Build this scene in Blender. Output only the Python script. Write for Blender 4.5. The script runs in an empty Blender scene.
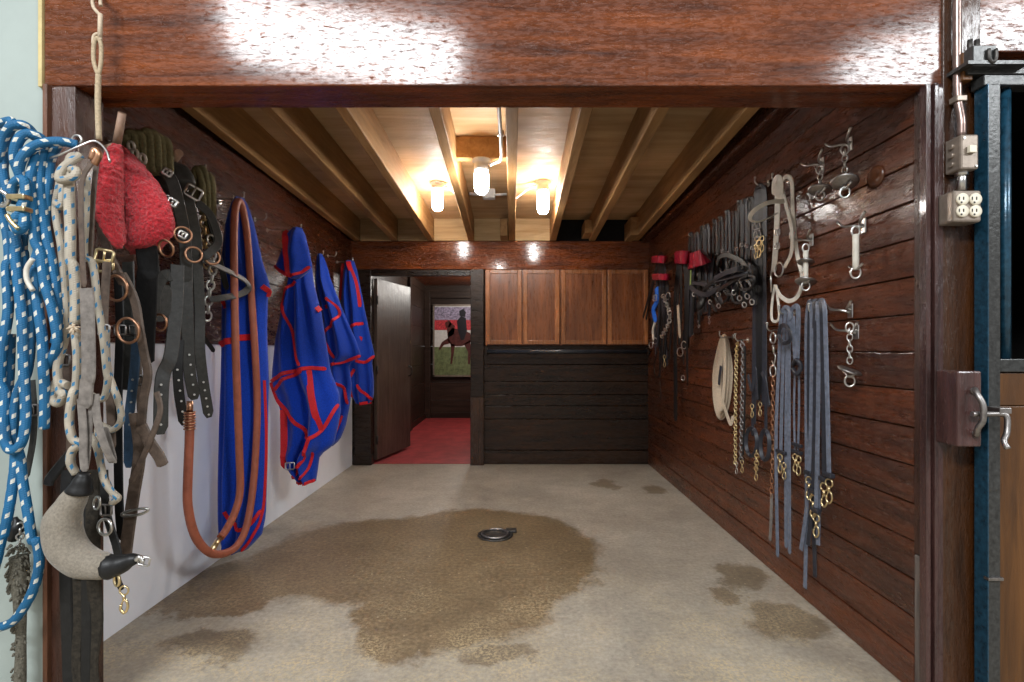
import bpy, bmesh, math, random
from mathutils import Vector, Matrix, noise
random.seed(7)
PI = math.pi
F, CX, CY, H = 512.0, 515.0, 349.5, 1.22
SC = bpy.context.scene
COL = SC.collection

# ------------------------------------------------------------------ measuring helpers
def P(px, py, Y):                       # point at depth Y
    return Vector(((px-CX)*Y/F, Y, H+(CY-py)*Y/F))
def onX(px, py, X):                     # point on the side plane X
    Y = X*F/(px-CX)
    return P(px, py, Y)
XR, XL = 1.415, -1.723
def R(px, py, off=.03): return onX(px, py, XR-off)
def L(px, py, off=.12): return onX(px, py, XL+off)

# ------------------------------------------------------------------ materials
MATS = {}
def nmat(name):
    m = bpy.data.materials.new(name); m.use_nodes = True
    nt = m.node_tree; b = nt.nodes['Principled BSDF']
    MATS[name] = m
    return m, nt, b
def N(nt, t, **kw):
    n = nt.nodes.new(t)
    for k, v in kw.items():
        if k in n.inputs.keys(): n.inputs[k].default_value = v
        else: setattr(n, k, v)
    return n
def ln(nt, a, b): nt.links.new(a, b)
def mapped(nt, scale, coord='Object'):
    tc = N(nt, 'ShaderNodeTexCoord'); mp = N(nt, 'ShaderNodeMapping')
    mp.inputs['Scale'].default_value = scale
    ln(nt, tc.outputs[coord], mp.inputs['Vector'])
    return mp.outputs['Vector']
def ramp(nt, fac, stops):
    r = N(nt, 'ShaderNodeValToRGB'); e = r.color_ramp.elements
    while len(e) < len(stops): e.new(.5)
    for i, (p, c) in enumerate(stops):
        e[i].position = p; e[i].color = (c[0], c[1], c[2], 1) if len(c) > 2 else (c[0],)*3+(1,)
    ln(nt, fac, r.inputs['Fac'])
    return r.outputs['Color']
def g(v): return (v, v, v)
def mixc(nt, fac, a, b, mode='MIX'):
    m = N(nt, 'ShaderNodeMix', data_type='RGBA', blend_type=mode)
    for s, v in ((0, fac), (6, a), (7, b)):
        if hasattr(v, 'links'): ln(nt, v, m.inputs[s])
        else: m.inputs[s].default_value = v if s == 0 else (v[0], v[1], v[2], 1)
    return m.outputs[2]
def bump(nt, b, h, strength=.3, dist=.01):
    n = N(nt, 'ShaderNodeBump', Strength=strength, Distance=dist)
    ln(nt, h, n.inputs['Height']); ln(nt, n.outputs['Normal'], b.inputs['Normal'])

def wood(name, dark, light, axis, rough=(.15, .45), bumps=.35, fleck=.0, coat=.0, spec=.5, grain=1.0, crough=.15, spark=.0):
    m, nt, b = nmat(name)
    sc = {'X': (1.2, 14, 14), 'Y': (14, 1.2, 14), 'Z': (14, 14, 1.2)}[axis]
    sc = tuple(s*grain for s in sc)
    v = mapped(nt, sc)
    n1 = N(nt, 'ShaderNodeTexNoise', Scale=1.6, Detail=6, Roughness=.65, Distortion=.6); ln(nt, v, n1.inputs['Vector'])
    n2 = N(nt, 'ShaderNodeTexNoise', Scale=1.1, Detail=3); ln(nt, mapped(nt, (1, 1, 1)), n2.inputs['Vector'])
    geo = N(nt, 'ShaderNodeNewGeometry')
    c = ramp(nt, n1.outputs['Fac'], [(.3, dark), (.72, light)])
    iv = ramp(nt, geo.outputs['Random Per Island'], [(0, g(.72)), (1, g(1.22))])
    c = mixc(nt, 1, c, iv, 'MULTIPLY')
    lv = ramp(nt, n2.outputs['Fac'], [(.3, g(.6)), (.7, g(1.2))])
    c = mixc(nt, 1, c, lv, 'MULTIPLY')
    if fleck > 0:
        n4 = N(nt, 'ShaderNodeTexNoise', Scale=3.0, Detail=8, Roughness=.8); ln(nt, mapped(nt, tuple(.35*s+3 for s in sc)), n4.inputs['Vector'])
        fk = ramp(nt, n4.outputs['Fac'], [(.68, g(0)), (.73, g(fleck))])
        c = mixc(nt, fk, c, (.42, .36, .33))
    ln(nt, c, b.inputs['Base Color'])
    n3 = N(nt, 'ShaderNodeTexNoise', Scale=5, Detail=7, Roughness=.75); ln(nt, mapped(nt, tuple(.6*s+1 for s in sc)), n3.inputs['Vector'])
    r = ramp(nt, n3.outputs['Fac'], [(.35, g(rough[0])), (.7, g(rough[1]))])
    ln(nt, r, b.inputs['Roughness'])
    b.inputs['Specular IOR Level'].default_value = spec
    b.inputs['Coat Weight'].default_value = coat
    b.inputs['Coat Roughness'].default_value = crough
    mx = N(nt, 'ShaderNodeMath', operation='MULTIPLY_ADD'); ln(nt, n3.outputs['Fac'], mx.inputs[0]); mx.inputs[1].default_value = 1.6; ln(nt, n1.outputs['Fac'], mx.inputs[2])
    hgt = mx.outputs[0]
    if spark:
        n5 = N(nt, 'ShaderNodeTexNoise', Scale=60, Detail=4, Roughness=.65); ln(nt, mapped(nt, tuple(.35+.075*q for q in sc)), n5.inputs['Vector'])
        r5 = ramp(nt, n5.outputs['Fac'], [(.50, g(0)), (.62, g(1))])
        n6 = N(nt, 'ShaderNodeTexNoise', Scale=12, Detail=9, Roughness=.85, Distortion=.2); ln(nt, mapped(nt, tuple(.42*q+1.5 for q in sc)), n6.inputs['Vector'])
        ln(nt, ramp(nt, n6.outputs['Fac'], [(.42, g(0)), (.53, g(min(1, coat*2.2)))]), b.inputs['Coat Weight'])
        m5 = N(nt, 'ShaderNodeMath', operation='MULTIPLY_ADD'); ln(nt, r5, m5.inputs[0]); m5.inputs[1].default_value = spark*.9; ln(nt, hgt, m5.inputs[2]); hgt = m5.outputs[0]
    bump(nt, b, hgt, bumps, .012)
    return m
def plain(name, col, rough=.5, metal=0, spec=.5, var=.25, scale=30, bumps=.15, sheen=0, coord='Object'):
    m, nt, b = nmat(name)
    n = N(nt, 'ShaderNodeTexNoise', Scale=scale, Detail=5, Roughness=.65); ln(nt, mapped(nt, (1, 1, 1), coord), n.inputs['Vector'])
    lo = tuple(c*(1-var) for c in col); hi = tuple(min(1, c*(1+var)) for c in col)
    ln(nt, ramp(nt, n.outputs['Fac'], [(.3, lo), (.7, hi)]), b.inputs['Base Color'])
    b.inputs['Roughness'].default_value = rough; b.inputs['Metallic'].default_value = metal
    b.inputs['Specular IOR Level'].default_value = spec
    if sheen: b.inputs['Sheen Weight'].default_value = sheen
    if bumps: bump(nt, b, n.outputs['Fac'], bumps, .004)
    return m
def rope_mat(name, base, fleck, dirt=.0, fl=30., k=5.):
    m, nt, b = nmat(name)
    uv = N(nt, 'ShaderNodeUVMap'); sx = N(nt, 'ShaderNodeSeparateXYZ'); ln(nt, uv.outputs['UV'], sx.inputs[0])
    def M(op, a, c=None):
        n = N(nt, 'ShaderNodeMath', operation=op)
        for i, v in enumerate((a, c)):
            if v is None: continue
            if hasattr(v, 'links'): ln(nt, v, n.inputs[i])
            else: n.inputs[i].default_value = v
        return n.outputs[0]
    V = M('MULTIPLY', sx.outputs[1], k)
    U = M('ADD', M('MULTIPLY', sx.outputs[0], fl), M('MULTIPLY', M('FLOOR', V), .5))
    U = M('ADD', U, M('MULTIPLY', M('FRACT', V), .25))
    a = M('LESS_THAN', M('FRACT', U), .27)
    c2 = M('COMPARE', M('FRACT', V), .5); nt.nodes[-1].inputs[2].default_value = .24
    mask = M('MULTIPLY', a, c2)
    n = N(nt, 'ShaderNodeTexNoise', Scale=14, Detail=4); ln(nt, mapped(nt, (1, 1, 1)), n.inputs['Vector'])
    bc = ramp(nt, n.outputs['Fac'], [(.35, tuple(x*(.8-dirt*.4) for x in base)), (.65, base)])
    ln(nt, mixc(nt, mask, bc, fleck), b.inputs['Base Color'])
    br1 = M('SINE', M('ADD', M('MULTIPLY', sx.outputs[0], 900.), M('MULTIPLY', sx.outputs[1], 2*PI*6)))
    br2 = M('SINE', M('SUBTRACT', M('MULTIPLY', sx.outputs[0], 900.), M('MULTIPLY', sx.outputs[1], 2*PI*6)))
    bump(nt, b, M('MAXIMUM', br1, br2), .5, .0015)
    b.inputs['Roughness'].default_value = .6
    return m

wood('glossy_header', (.052, .010, .002), (.26, .060, .008), 'X', (.14, .60), .55, .0, .34, .35, 1.0, .13, 1.3)
wood('glossy_planks', (.044, .010, .0025), (.185, .043, .009), 'Y', (.20, .50), .62, .10, .32, .38, 1.0, .20, 1.5)
wood('dark_planks', (.028, .007, .0025), (.13, .031, .008), 'Y', (.18, .45), .5, .06, .15, .45, 1.0, .2, 1.0)
wood('back_planks', (.012, .006, .003), (.060, .025, .010), 'X', (.18, .42), .25, .0, .10, .35, 1.0, .15, .4)
wood('dark_planks_z', (.030, .012, .008), (.085, .032, .018), 'Z', (.18, .5), .35, .15, .2)
wood('black_planks', (.010, .006, .004), (.042, .023, .014), 'X', (.2, .45), .22, .0, .1, .35)
wood('passage_wood', (.016, .009, .006), (.060, .034, .024), 'X', (.35, .6), .2, .0, .0, .25)
wood('purple_moulding', (.035, .016, .015), (.11, .048, .042), 'Z', (.10, .35), .3, .12, .3, .5, 1.0, .1, .6)
wood('brown_post', (.022, .008, .003), (.095, .032, .009), 'Z', (.12, .4), .3, .08, .2, .5, 1.0, .1, .6)
wood('stall_panel', (.055, .020, .004), (.15, .058, .012), 'Z', (.3, .5), .2, .04, .0)
wood('cabinet', (.11, .036, .014), (.33, .118, .042), 'Z', (.22, .42), .15, .0, .1)
wood('cabinet_frame', (.24, .085, .03), (.46, .19, .072), 'Z', (.2, .4), .15, .0, .1)
wood('raw_joist', (.33, .165, .055), (.56, .32, .13), 'Y', (.55, .8), .2, .0, .0, .3)
wood('raw_block', (.40, .24, .10), (.62, .43, .22), 'X', (.55, .8), .2, .0, .0, .3)
wood('ply', (.42, .25, .11), (.66, .46, .26), 'X', (.5, .8), .15, .0, .0, .3, .35)
wood('door_wood', (.050, .032, .024), (.125, .085, .066), 'Z', (.3, .55), .2, .08, .0)
wood('rust_edge', (.045, .016, .007), (.17, .062, .026), 'Z', (.4, .7), .4, .25, .0)
wood('peg_wood', (.22, .12, .08), (.40, .26, .18), 'Z', (.5, .7), .2, .0, .0)
wood('worn_end', (.05, .035, .03), (.30, .25, .22), 'Z', (.4, .7), .5, .3, .0)
plain('white_panel', (.86, .88, .94), .22, 0, .5, .04, 3, .03)
plain('pale_wall', (.34, .39, .365), .35, 0, .5, .08, 2.5, .05)
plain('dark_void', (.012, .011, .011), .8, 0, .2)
plain('blue_fabric', (.004, .046, .42), .85, 0, .2, .35, 160, .25, .25)
plain('red_trim', (.62, .015, .022), .6, 0, .3, .25, 200, .2)
plain('fleece', (.66, .022, .035), .95, 0, .1, .35, 110, 1.0, .3)
MATS['fleece'].node_tree.nodes['Bump'].inputs['Distance'].default_value = .02
plain('felt', (.24, .21, .17), .95, 0, .1, .25, 140, .6, .2)
plain('black_leather', (.010, .010, .0105), .45, 0, .35, .35, 60, .25)
plain('grey_leather', (.040, .040, .037), .48, 0, .45, .35, 50, .3)
plain('ash_leather', (.17, .15, .135), .6, 0, .35, .35, 40, .3)
plain('brown_leather', (.090, .062, .046), .52, 0, .4, .4, 40, .35)
plain('slate_strap', (.125, .142, .185), .45, 0, .5, .35, 45, .25)
plain('dark_slate_strap', (.024, .025, .033), .45, 0, .4, .35, 45, .25)
plain('navy_strap', (.018, .045, .085), .55, 0, .4, .3, 60, .2)
plain('white_leather', (.62, .58, .50), .45, 0, .5, .15, 25, .15)
plain('cream_web', (.52, .42, .31), .8, 0, .2, .2, 120, .4)
plain('olive_rope', (.17, .15, .075), .8, 0, .2, .35, 90, .5)
plain('tan_rope', (.42, .33, .22), .85, 0, .2, .3, 140, .5)
plain('wax_red', (.30, .008, .028), .25, 0, .6, .15, 20, .05)
plain('hot_blue', (.01, .13, .62), .5, 0, .4, .2, 60, .1)
plain('pale_green', (.30, .42, .12), .5, 0, .4, .2, 60, .1)
plain('brass', (.76, .61, .34), .28, 1, .5, .12, 60, .05)
plain('copper', (.52, .28, .17), .35, 1, .5, .2, 60, .05)
plain('steel', (.62, .61, .59), .28, 1, .5, .2, 40, .08)
plain('old_steel', (.30, .28, .27), .42, 1, .5, .35, 30, .2)
plain('iron', (.08, .075, .07), .5, .8, .5, .4, 50, .3)
plain('rubber_hose', (.36, .105, .060), .5, 0, .4, .18, 20, .08)
plain('box_metal', (.27, .22, .18), .4, .5, .5, .25, 25, .15)
plain('outlet', (.72, .66, .53), .4, 0, .5, .06, 30, .02)
plain('black_plastic', (.012, .012, .013), .3, 0, .5)
plain('conduit', (.24, .17, .15), .3, .7, .5, .35, 20, .2)
plain('blue_steel', (.012, .055, .095), .24, .3, .7, .5, 45, .3)
plain('dark_steel', (.055, .056, .055), .3, .5, .6, .5, 60, .4)
plain('grey_pvc', (.55, .55, .54), .5, 0, .4, .08, 20, .03)
plain('red_floor', (.36, .045, .048), .55, 0, .4, .3, 6, .1)
plain('black_pipe', (.030, .034, .042), .25, 0, .6, .3, 10, .05)
plain('frayed', (.13, .12, .095), .95, 0, .1, .5, 160, .6)
plain('dark_crust', (.026, .021, .015), .8, 0, .3, .6, 70, .9)
plain('yellow_edge', (.50, .40, .19), .6, 0, .3, .2, 12, .1)
plain('knot_brown', (.07, .024, .010), .3, 0, .5, .3, 40, .2)
plain('pic_green', (.16, .20, .09), .3, 0, .5, .5, 14, 0)
plain('pic_red', (.50, .05, .06), .3, 0, .5, .7, 40, 0)
plain('pic_crowd', (.30, .26, .36), .3, 0, .5, .9, 30, 0)
plain('pic_white', (.65, .65, .62), .3, 0, .5, .15, 20, 0)
plain('pic_horse', (.085, .022, .018), .3, 0, .5, .4, 20, 0)
plain('pic_black', (.012, .012, .016), .3, 0, .5, .2, 20, 0)
rope_mat('blue_rope', (.003, .125, .29), (.62, .62, .56), .1, 19, 4)
rope_mat('white_rope', (.50, .44, .35), (.025, .17, .34), .4, 20, 4)

def emit(name, col, s):
    m, nt, b = nmat(name)
    b.inputs['Base Color'].default_value = (.9, .9, .9, 1)
    b.inputs['Emission Color'].default_value = (*col, 1); b.inputs['Emission Strength'].default_value = s
emit('lamp_glass', (1, .965, .92), 88)

def concrete():
    m, nt, b = nmat('concrete')
    tc = N(nt, 'ShaderNodeTexCoord'); o = tc.outputs['Object']
    n1 = N(nt, 'ShaderNodeTexNoise', Scale=1.3, Detail=8, Roughness=.65); ln(nt, o, n1.inputs['Vector'])
    n2 = N(nt, 'ShaderNodeTexNoise', Scale=45, Detail=6, Roughness=.7); ln(nt, o, n2.inputs['Vector'])
    n3 = N(nt, 'ShaderNodeTexNoise', Scale=7, Detail=6, Roughness=.7); ln(nt, o, n3.inputs['Vector'])
    c = ramp(nt, n1.outputs['Fac'], [(.3, (.29, .25, .195)), (.55, (.40, .355, .285)), (.75, (.47, .43, .36))])
    c = mixc(nt, 1, c, ramp(nt, n2.outputs['Fac'], [(.3, g(.72)), (.7, g(1.2))]), 'MULTIPLY')
    c = mixc(nt, 1, c, ramp(nt, n3.outputs['Fac'], [(.3, g(.85)), (.7, g(1.1))]), 'MULTIPLY')
    # distorted coordinates for the damp patch
    nd = N(nt, 'ShaderNodeTexNoise', Scale=2.4, Detail=10, Roughness=.74); ln(nt, o, nd.inputs['Vector'])
    sub = N(nt, 'ShaderNodeVectorMath', operation='SUBTRACT'); ln(nt, nd.outputs['Color'], sub.inputs[0]); sub.inputs[1].default_value = (.5, .5, .5)
    scl = N(nt, 'ShaderNodeVectorMath', operation='SCALE'); ln(nt, sub.outputs[0], scl.inputs[0]); scl.inputs['Scale'].default_value = .55
    add = N(nt, 'ShaderNodeVectorMath', operation='ADD'); ln(nt, o, add.inputs[0]); ln(nt, scl.outputs[0], add.inputs[1])
    def ell(cx, cy, rx, ry, soft=.10):
        mp = N(nt, 'ShaderNodeMapping'); ln(nt, add.outputs[0], mp.inputs['Vector'])
        mp.vector_type = 'POINT'
        mp.inputs['Scale'].default_value = (1/rx, 1/ry, 0); mp.inputs['Location'].default_value = (-cx/rx, -cy/ry, 0)
        l = N(nt, 'ShaderNodeVectorMath', operation='LENGTH'); ln(nt, mp.outputs[0], l.inputs[0])
        r = N(nt, 'ShaderNodeMapRange'); ln(nt, l.outputs['Value'], r.inputs['Value'])
        r.inputs['From Min'].default_value = 1+soft; r.inputs['From Max'].default_value = 1-soft
        return r.outputs['Result']
    def mx(a, c):
        n = N(nt, 'ShaderNodeMath', operation='MAXIMUM'); ln(nt, a, n.inputs[0]); ln(nt, c, n.inputs[1]); return n.outputs[0]
    st = ell(-.24, 3.10, .74, .82, .05)
    for e in ((-.90, 3.05, .66, .60), (-.22, 2.72, .52, .58), (-.42, 2.40, .34, .40), (-1.32, 2.72, .50, .26), (-1.5, 2.5, .35, .16)): st = mx(st, ell(*e, .07))
    sp = ell(1.21, 4.45, .12, .14, .2)
    for e in ((1.23, 2.77, .13, .17), (1.20, 2.30, .15, .19), (.82, 4.62, .13, .14), (1.07, 2.58, .09, .08), (-.05, 2.05, .15, .08), (-1.25, 2.1, .2, .12)): sp = mx(sp, ell(*e, .14))
    stc = ramp(nt, n2.outputs['Fac'], [(.3, (.40, .31, .20)), (.7, (.68, .55, .39))])
    c = mixc(nt, st, c, mixc(nt, 1, c, stc, 'MULTIPLY'))
    sm = N(nt, 'ShaderNodeMath', operation='MULTIPLY'); ln(nt, sp, sm.inputs[0]); sm.inputs[1].default_value = .9
    c = mixc(nt, sm.outputs[0], c, mixc(nt, 1, c, (.52, .45, .36), 'MULTIPLY'))
    # scattered chaff
    vo = N(nt, 'ShaderNodeTexVoronoi', Scale=16); ln(nt, o, vo.inputs['Vector'])
    ch = ramp(nt, vo.outputs['Distance'], [(.05, g(.55)), (.10, g(0))])
    c = mixc(nt, ch, c, (.60, .50, .33))
    n7 = N(nt, 'ShaderNodeTexNoise', Scale=3.2, Detail=5, Roughness=.6); ln(nt, o, n7.inputs['Vector'])
    n8 = N(nt, 'ShaderNodeTexNoise', Scale=70, Detail=5, Roughness=.75); ln(nt, o, n8.inputs['Vector'])
    sy = N(nt, 'ShaderNodeSeparateXYZ'); ln(nt, o, sy.inputs[0])
    near = N(nt, 'ShaderNodeMapRange'); ln(nt, sy.outputs[1], near.inputs['Value']); near.inputs['From Min'].default_value = 3.0; near.inputs['From Max'].default_value = 1.9
    s1 = mixc(nt, 1, ramp(nt, n7.outputs['Fac'], [(.42, g(0)), (.62, g(1))]), ramp(nt, n8.outputs['Fac'], [(.47, g(0)), (.56, g(.8))]), 'MULTIPLY')
    s1 = mixc(nt, 1, s1, near.outputs[0], 'MULTIPLY')
    c = mixc(nt, s1, c, (.60, .47, .27))
    ln(nt, c, b.inputs['Base Color'])
    rr = N(nt, 'ShaderNodeMapRange'); ln(nt, st, rr.inputs['Value']); rr.inputs['To Min'].default_value = .5; rr.inputs['To Max'].default_value = .36
    ln(nt, rr.outputs[0], b.inputs['Roughness'])
    bump(nt, b, n2.outputs['Fac'], .35, .006)
concrete()

# ------------------------------------------------------------------ mesh builder
def smooth_path(pts, n=6, closed=False):
    pts = [Vector(p) for p in pts]
    if len(pts) < 3 or n < 2: return pts
    out = []; k = len(pts)
    rng = range(k) if closed else range(k-1)
    for i in rng:
        p0 = pts[(i-1) % k] if closed or i > 0 else pts[0]*2-pts[1]
        p1 = pts[i]; p2 = pts[(i+1) % k]
        p3 = pts[(i+2) % k] if closed or i+2 < k else p2*2-p1
        for j in range(n):
            t = j/n
            out.append(.5*((2*p1)+(p2-p0)*t+(2*p0-5*p1+4*p2-p3)*t*t+(3*p1-p0-3*p2+p3)*t*t*t))
    if not closed: out.append(pts[-1])
    return out

class MB:
    def __init__(s):
        s.bm = bmesh.new(); s.uv = s.bm.loops.layers.uv.new('UVMap')
    def _face(s, vs, smooth=False, uvs=None):
        try: f = s.bm.faces.new(vs)
        except ValueError: return
        f.smooth = smooth
        if uvs:
            for l, u in zip(f.loops, uvs): l[s.uv].uv = u
    def box(s, x0, x1, y0, y1, z0, z1, bev=.0, M=None):
        t = bmesh.new()
        bmesh.ops.create_cube(t, size=1)
        for v in t.verts:
            v.co = Vector(((x0+x1)/2+v.co.x*(x1-x0), (y0+y1)/2+v.co.y*(y1-y0), (z0+z1)/2+v.co.z*(z1-z0)))
        if bev: bmesh.ops.bevel(t, geom=list(t.edges), offset=bev, segments=2, affect='EDGES', profile=.5)
        s.merge(t, M); return s
    def merge(s, t, M=None, smooth=None):
        vm = {v: s.bm.verts.new((M @ v.co) if M else v.co) for v in t.verts}
        for f in t.faces:
            try:
                nf = s.bm.faces.new([vm[v] for v in f.verts]); nf.smooth = f.smooth if smooth is None else smooth
            except ValueError: pass
        t.free()
    def sweep(s, pts, prof, face=None, closed=False, rad=None, smooth=True, caps=True):
        k = len(pts); m = len(prof)
        T = []
        for i in range(k):
            a = pts[(i-1) % k] if (closed or i > 0) else pts[i]
            b = pts[(i+1) % k] if (closed or i < k-1) else pts[i]
            d = b-a
            T.append(d.normalized() if d.length > 1e-9 else (T[-1] if T else Vector((0, 0, 1))))
        nrm = None; rings = []; ln_ = 0; lens = []
        for i in range(k):
            if i: ln_ += (pts[i]-pts[i-1]).length
            lens.append(ln_)
            if face is not None:
                fv = face[i] if isinstance(face, list) else face
                n = fv-T[i]*fv.dot(T[i])
                if n.length < .25 and nrm is not None: n = nrm-T[i]*nrm.dot(T[i])
                elif n.length < 1e-4: n = T[i].orthogonal()
            else:
                if nrm is None: n = T[i].orthogonal()
                else: n = nrm-T[i]*nrm.dot(T[i])
                if n.length < 1e-6: n = T[i].orthogonal()
            n.normalize()
            if nrm is not None and face is not None and n.dot(nrm) < -.2: n = -n
            nrm = n; sd = T[i].cross(n)
            r = rad[i] if rad else 1
            rings.append([s.bm.verts.new(pts[i]+sd*(x*r)+n*(y*r)) for x, y in prof])
        rng = range(k) if closed else range(k-1)
        for i in rng:
            i2 = (i+1) % k; u0 = lens[i]; u1 = lens[i2] if i2 else lens[i]+.01
            for j in range(m):
                j2 = (j+1) % m
                s._face((rings[i][j], rings[i][j2], rings[i2][j2], rings[i2][j]), smooth,
                        ((u0, j/m), (u0, (j+1)/m), (u1, (j+1)/m), (u1, j/m)))
        if caps and not closed:
            s._face(rings[0][::-1]); s._face(rings[-1])
        return s
    def tube(s, pts, r, n=6, seg=8, closed=False, radii=None):
        p = smooth_path(pts, n, closed)
        prof = [(r*math.cos(2*PI*j/seg), r*math.sin(2*PI*j/seg)) for j in range(seg)]
        rd = None
        if radii:
            m = len(p); k = len(radii); rd = []
            for i in range(m):
                t = i/(m-1)*(k-1); a = min(int(t), k-2); w = t-a; w = w*w*(3-2*w)
                rd.append((radii[a]*(1-w)+radii[a+1]*w)/r)
        return s.sweep(p, prof, None, closed, rd)
    def strap(s, pts, w, t, face, n=6, closed=False, taper=None):
        p = smooth_path(pts, n, closed)
        a, b = w/2, t/2; c = min(b*.8, a*.3)
        prof = [(-a, -b+c), (-a+c, -b), (a-c, -b), (a, -b+c), (a, b-c), (a-c, b), (-a+c, b), (-a, b-c)]
        if face == 'band':
            k = len(p); fl_ = []
            for i in range(k):
                d = p[(i+1) % k if closed else min(i+1, k-1)]-p[(i-1) % k if closed else max(i-1, 0)]
                fl_.append(d.cross(Vector((0, 0, 1))))
            return s.sweep(p, prof, fl_, closed, None, False)
        rd = None
        if not closed and len(p) > 4:
            d = p[-1]-p[-2]
            if d.length > w*.7: p = p[:-1]+[p[-1]-d.normalized()*(w*.6), p[-1]]
            rd = [1.0]*(len(p)-1)+[.5]
        return s.sweep(p, prof, Vector(face), closed, rd, False)
    def ring(s, c, ax, R, r, seg=20, sec=7, sx=1, up=None):
        c = Vector(c); ax = Vector(ax).normalized()
        u = (Vector(up)-ax*Vector(up).dot(ax)).normalized() if up else ax.orthogonal().normalized()
        v = ax.cross(u)
        pts = [c+u*(R*math.cos(2*PI*i/seg))+v*(R*sx*math.sin(2*PI*i/seg)) for i in range(seg)]
        prof = [(r*math.cos(2*PI*j/sec), r*math.sin(2*PI*j/sec)) for j in range(sec)]
        return s.sweep(pts, prof, ax, True)
    def cyl(s, a, b, r, seg=14, r2=None):
        a, b = Vector(a), Vector(b); r2 = r if r2 is None else r2
        prof = [(math.cos(2*PI*j/seg), math.sin(2*PI*j/seg)) for j in range(seg)]
        return s.sweep([a, b], prof, None, False, [r, r2])
    def lathe(s, c, prof, seg=18, M=None):
        c = Vector(c); rings = []
        for r, z in prof:
            rings.append([s.bm.verts.new((M or Matrix()) @ Vector((r*math.cos(2*PI*j/seg), r*math.sin(2*PI*j/seg), z))+c) for j in range(seg)])
        for i in range(len(rings)-1):
            for j in range(seg):
                s._face((rings[i][j], rings[i][(j+1) % seg], rings[i+1][(j+1) % seg], rings[i+1][j]), True)
        s._face(rings[0][::-1]); s._face(rings[-1]); return s
    def ball(s, c, r, sx=1, sy=1, sz=1):
        t = bmesh.new(); bmesh.ops.create_icosphere(t, subdivisions=2, radius=1)
        for f in t.faces: f.smooth = True
        s.merge(t, Matrix.Translation(Vector(c)) @ Matrix.Diagonal((r*sx, r*sy, r*sz, 1))); return s
    def poly(s, pts, ext):
        """closed prism: outline pts extruded by vector ext"""
        a = [s.bm.verts.new(Vector(p)) for p in pts]; b = [s.bm.verts.new(Vector(p)+Vector(ext)) for p in pts]
        s._face(a[::-1]); s._face(b)
        for i in range(len(a)):
            j = (i+1) % len(a); s._face((a[i], a[j], b[j], b[i]))
        return s
    def chain(s, pts, ll=.03, w=.010, r=.0025, n=1):
        p = smooth_path(pts, n)
        d = 0; k = 0
        segs = [(p[i], p[i+1], (p[i+1]-p[i]).length) for i in range(len(p)-1)]
        tot = sum(x[2] for x in segs)
        step = ll*.78
        while d < tot:
            q = d; i = 0
            while i < len(segs)-1 and q > segs[i][2]: q -= segs[i][2]; i += 1
            a, b, l = segs[i]; T = (b-a).normalized(); c = a+T*q
            o = T.orthogonal().normalized(); o2 = T.cross(o)
            ax = o if k % 2 else o2
            s.ring(c, ax, ll/2, r, 10, 5, w/(ll/2), T)
            d += step; k += 1
        return s
    def build(s, name, mat, parent=None, **props):
        bmesh.ops.recalc_face_normals(s.bm, faces=list(s.bm.faces))
        me = bpy.data.meshes.new(name)
        loc = Vector()
        if parent is not None:
            q = parent
            while q is not None: loc += q.location; q = q.parent
        if parent is None and props.get('origin') is not None: loc = Vector(props['origin'])
        s.bm.transform(Matrix.Translation(-loc))
        s.bm.to_mesh(me); s.bm.free()
        o = bpy.data.objects.new(name, me); COL.objects.link(o)
        me.materials.append(MATS[mat])
        if parent is not None: o.parent = parent
        elif props.get('origin') is not None: o.location = loc
        for k, v in props.items():
            if k != 'origin' and v: o[k] = v
        return o
def thing(name, label, cat, loc, group=None):
    o = bpy.data.objects.new(name, None); COL.objects.link(o)
    o.location = Vector(loc); o.empty_display_size = .05
    o['label'] = label; o['category'] = cat
    if group: o['group'] = group
    return o
def struct(mb, name, mat, parent=None): return mb.build(name, mat, parent, **({} if parent else {'kind': 'structure'}))
V = Vector
# room-facing directions of a thing on each wall
FR = V((-1, -.35, 0)).normalized()       # right wall faces left
FL = V((1, -.9, 0)).normalized()       # left wall hangings face the room
FF = V((0, -1, 0))

# ================================================================== SETTING
YB = 5.447
fl = MB().box(-4.0, 4.0, -4.0, 5.52, -.10, 0); struct(fl, 'floor', 'concrete')

# --- right wall: horizontal planks
w = MB(); z = 0.0; i = 0; P_ = .1345
rw = random.Random(3)
while z < 2.75:
    dx = rw.uniform(-.003, .003)
    w.box(XR+dx, XR+.032, 1.815, 5.47, z+.0025, z+P_-.0025, .003); z += P_
w.box(XR+.028, XR+.06, 1.80, 5.47, 0, 2.75)
wr = struct(w, 'wall_right', 'glossy_planks')
kn = MB().lathe((0, 0, 0), [(.0, -.004), (.040, -.004), (.043, .004), (.030, .009), (.0, .010)], 20,
    Matrix.Translation(R(876, 177, 0)) @ Matrix.Rotation(-PI/2, 4, 'Y') @ Matrix.Diagonal((1, 1.1, 1, 1)))
kn.build('wood_plug', 'knot_brown', wr)
# board ends / corner boards at the front of the right wall
w = MB().box(XR-.004, XR+.06, 1.762, 1.812, .50, 2.13, .004); struct(w, 'trim_1', 'dark_planks_z')
w = MB().box(XR-.004, XR+.06, 1.762, 1.812, 0, .497, .006); struct(w, 'trim_2', 'worn_end')
w = MB()
for a, b, y in ((0, .020, 1.735), (.020, .030, 1.745), (.030, .046, 1.728), (.046, .052, 1.745), (.052, .074, 1.735)):
    w.box(1.394+a*.78, 1.394+b*.78, y, 1.765, 0, 2.122, .002)
struct(w, 'trim_3', 'purple_moulding')
w = MB().box(1.456, 1.585, 1.742, 1.90, 0, 2.60, .004); struct(w, 'trim_4', 'brown_post')

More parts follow.
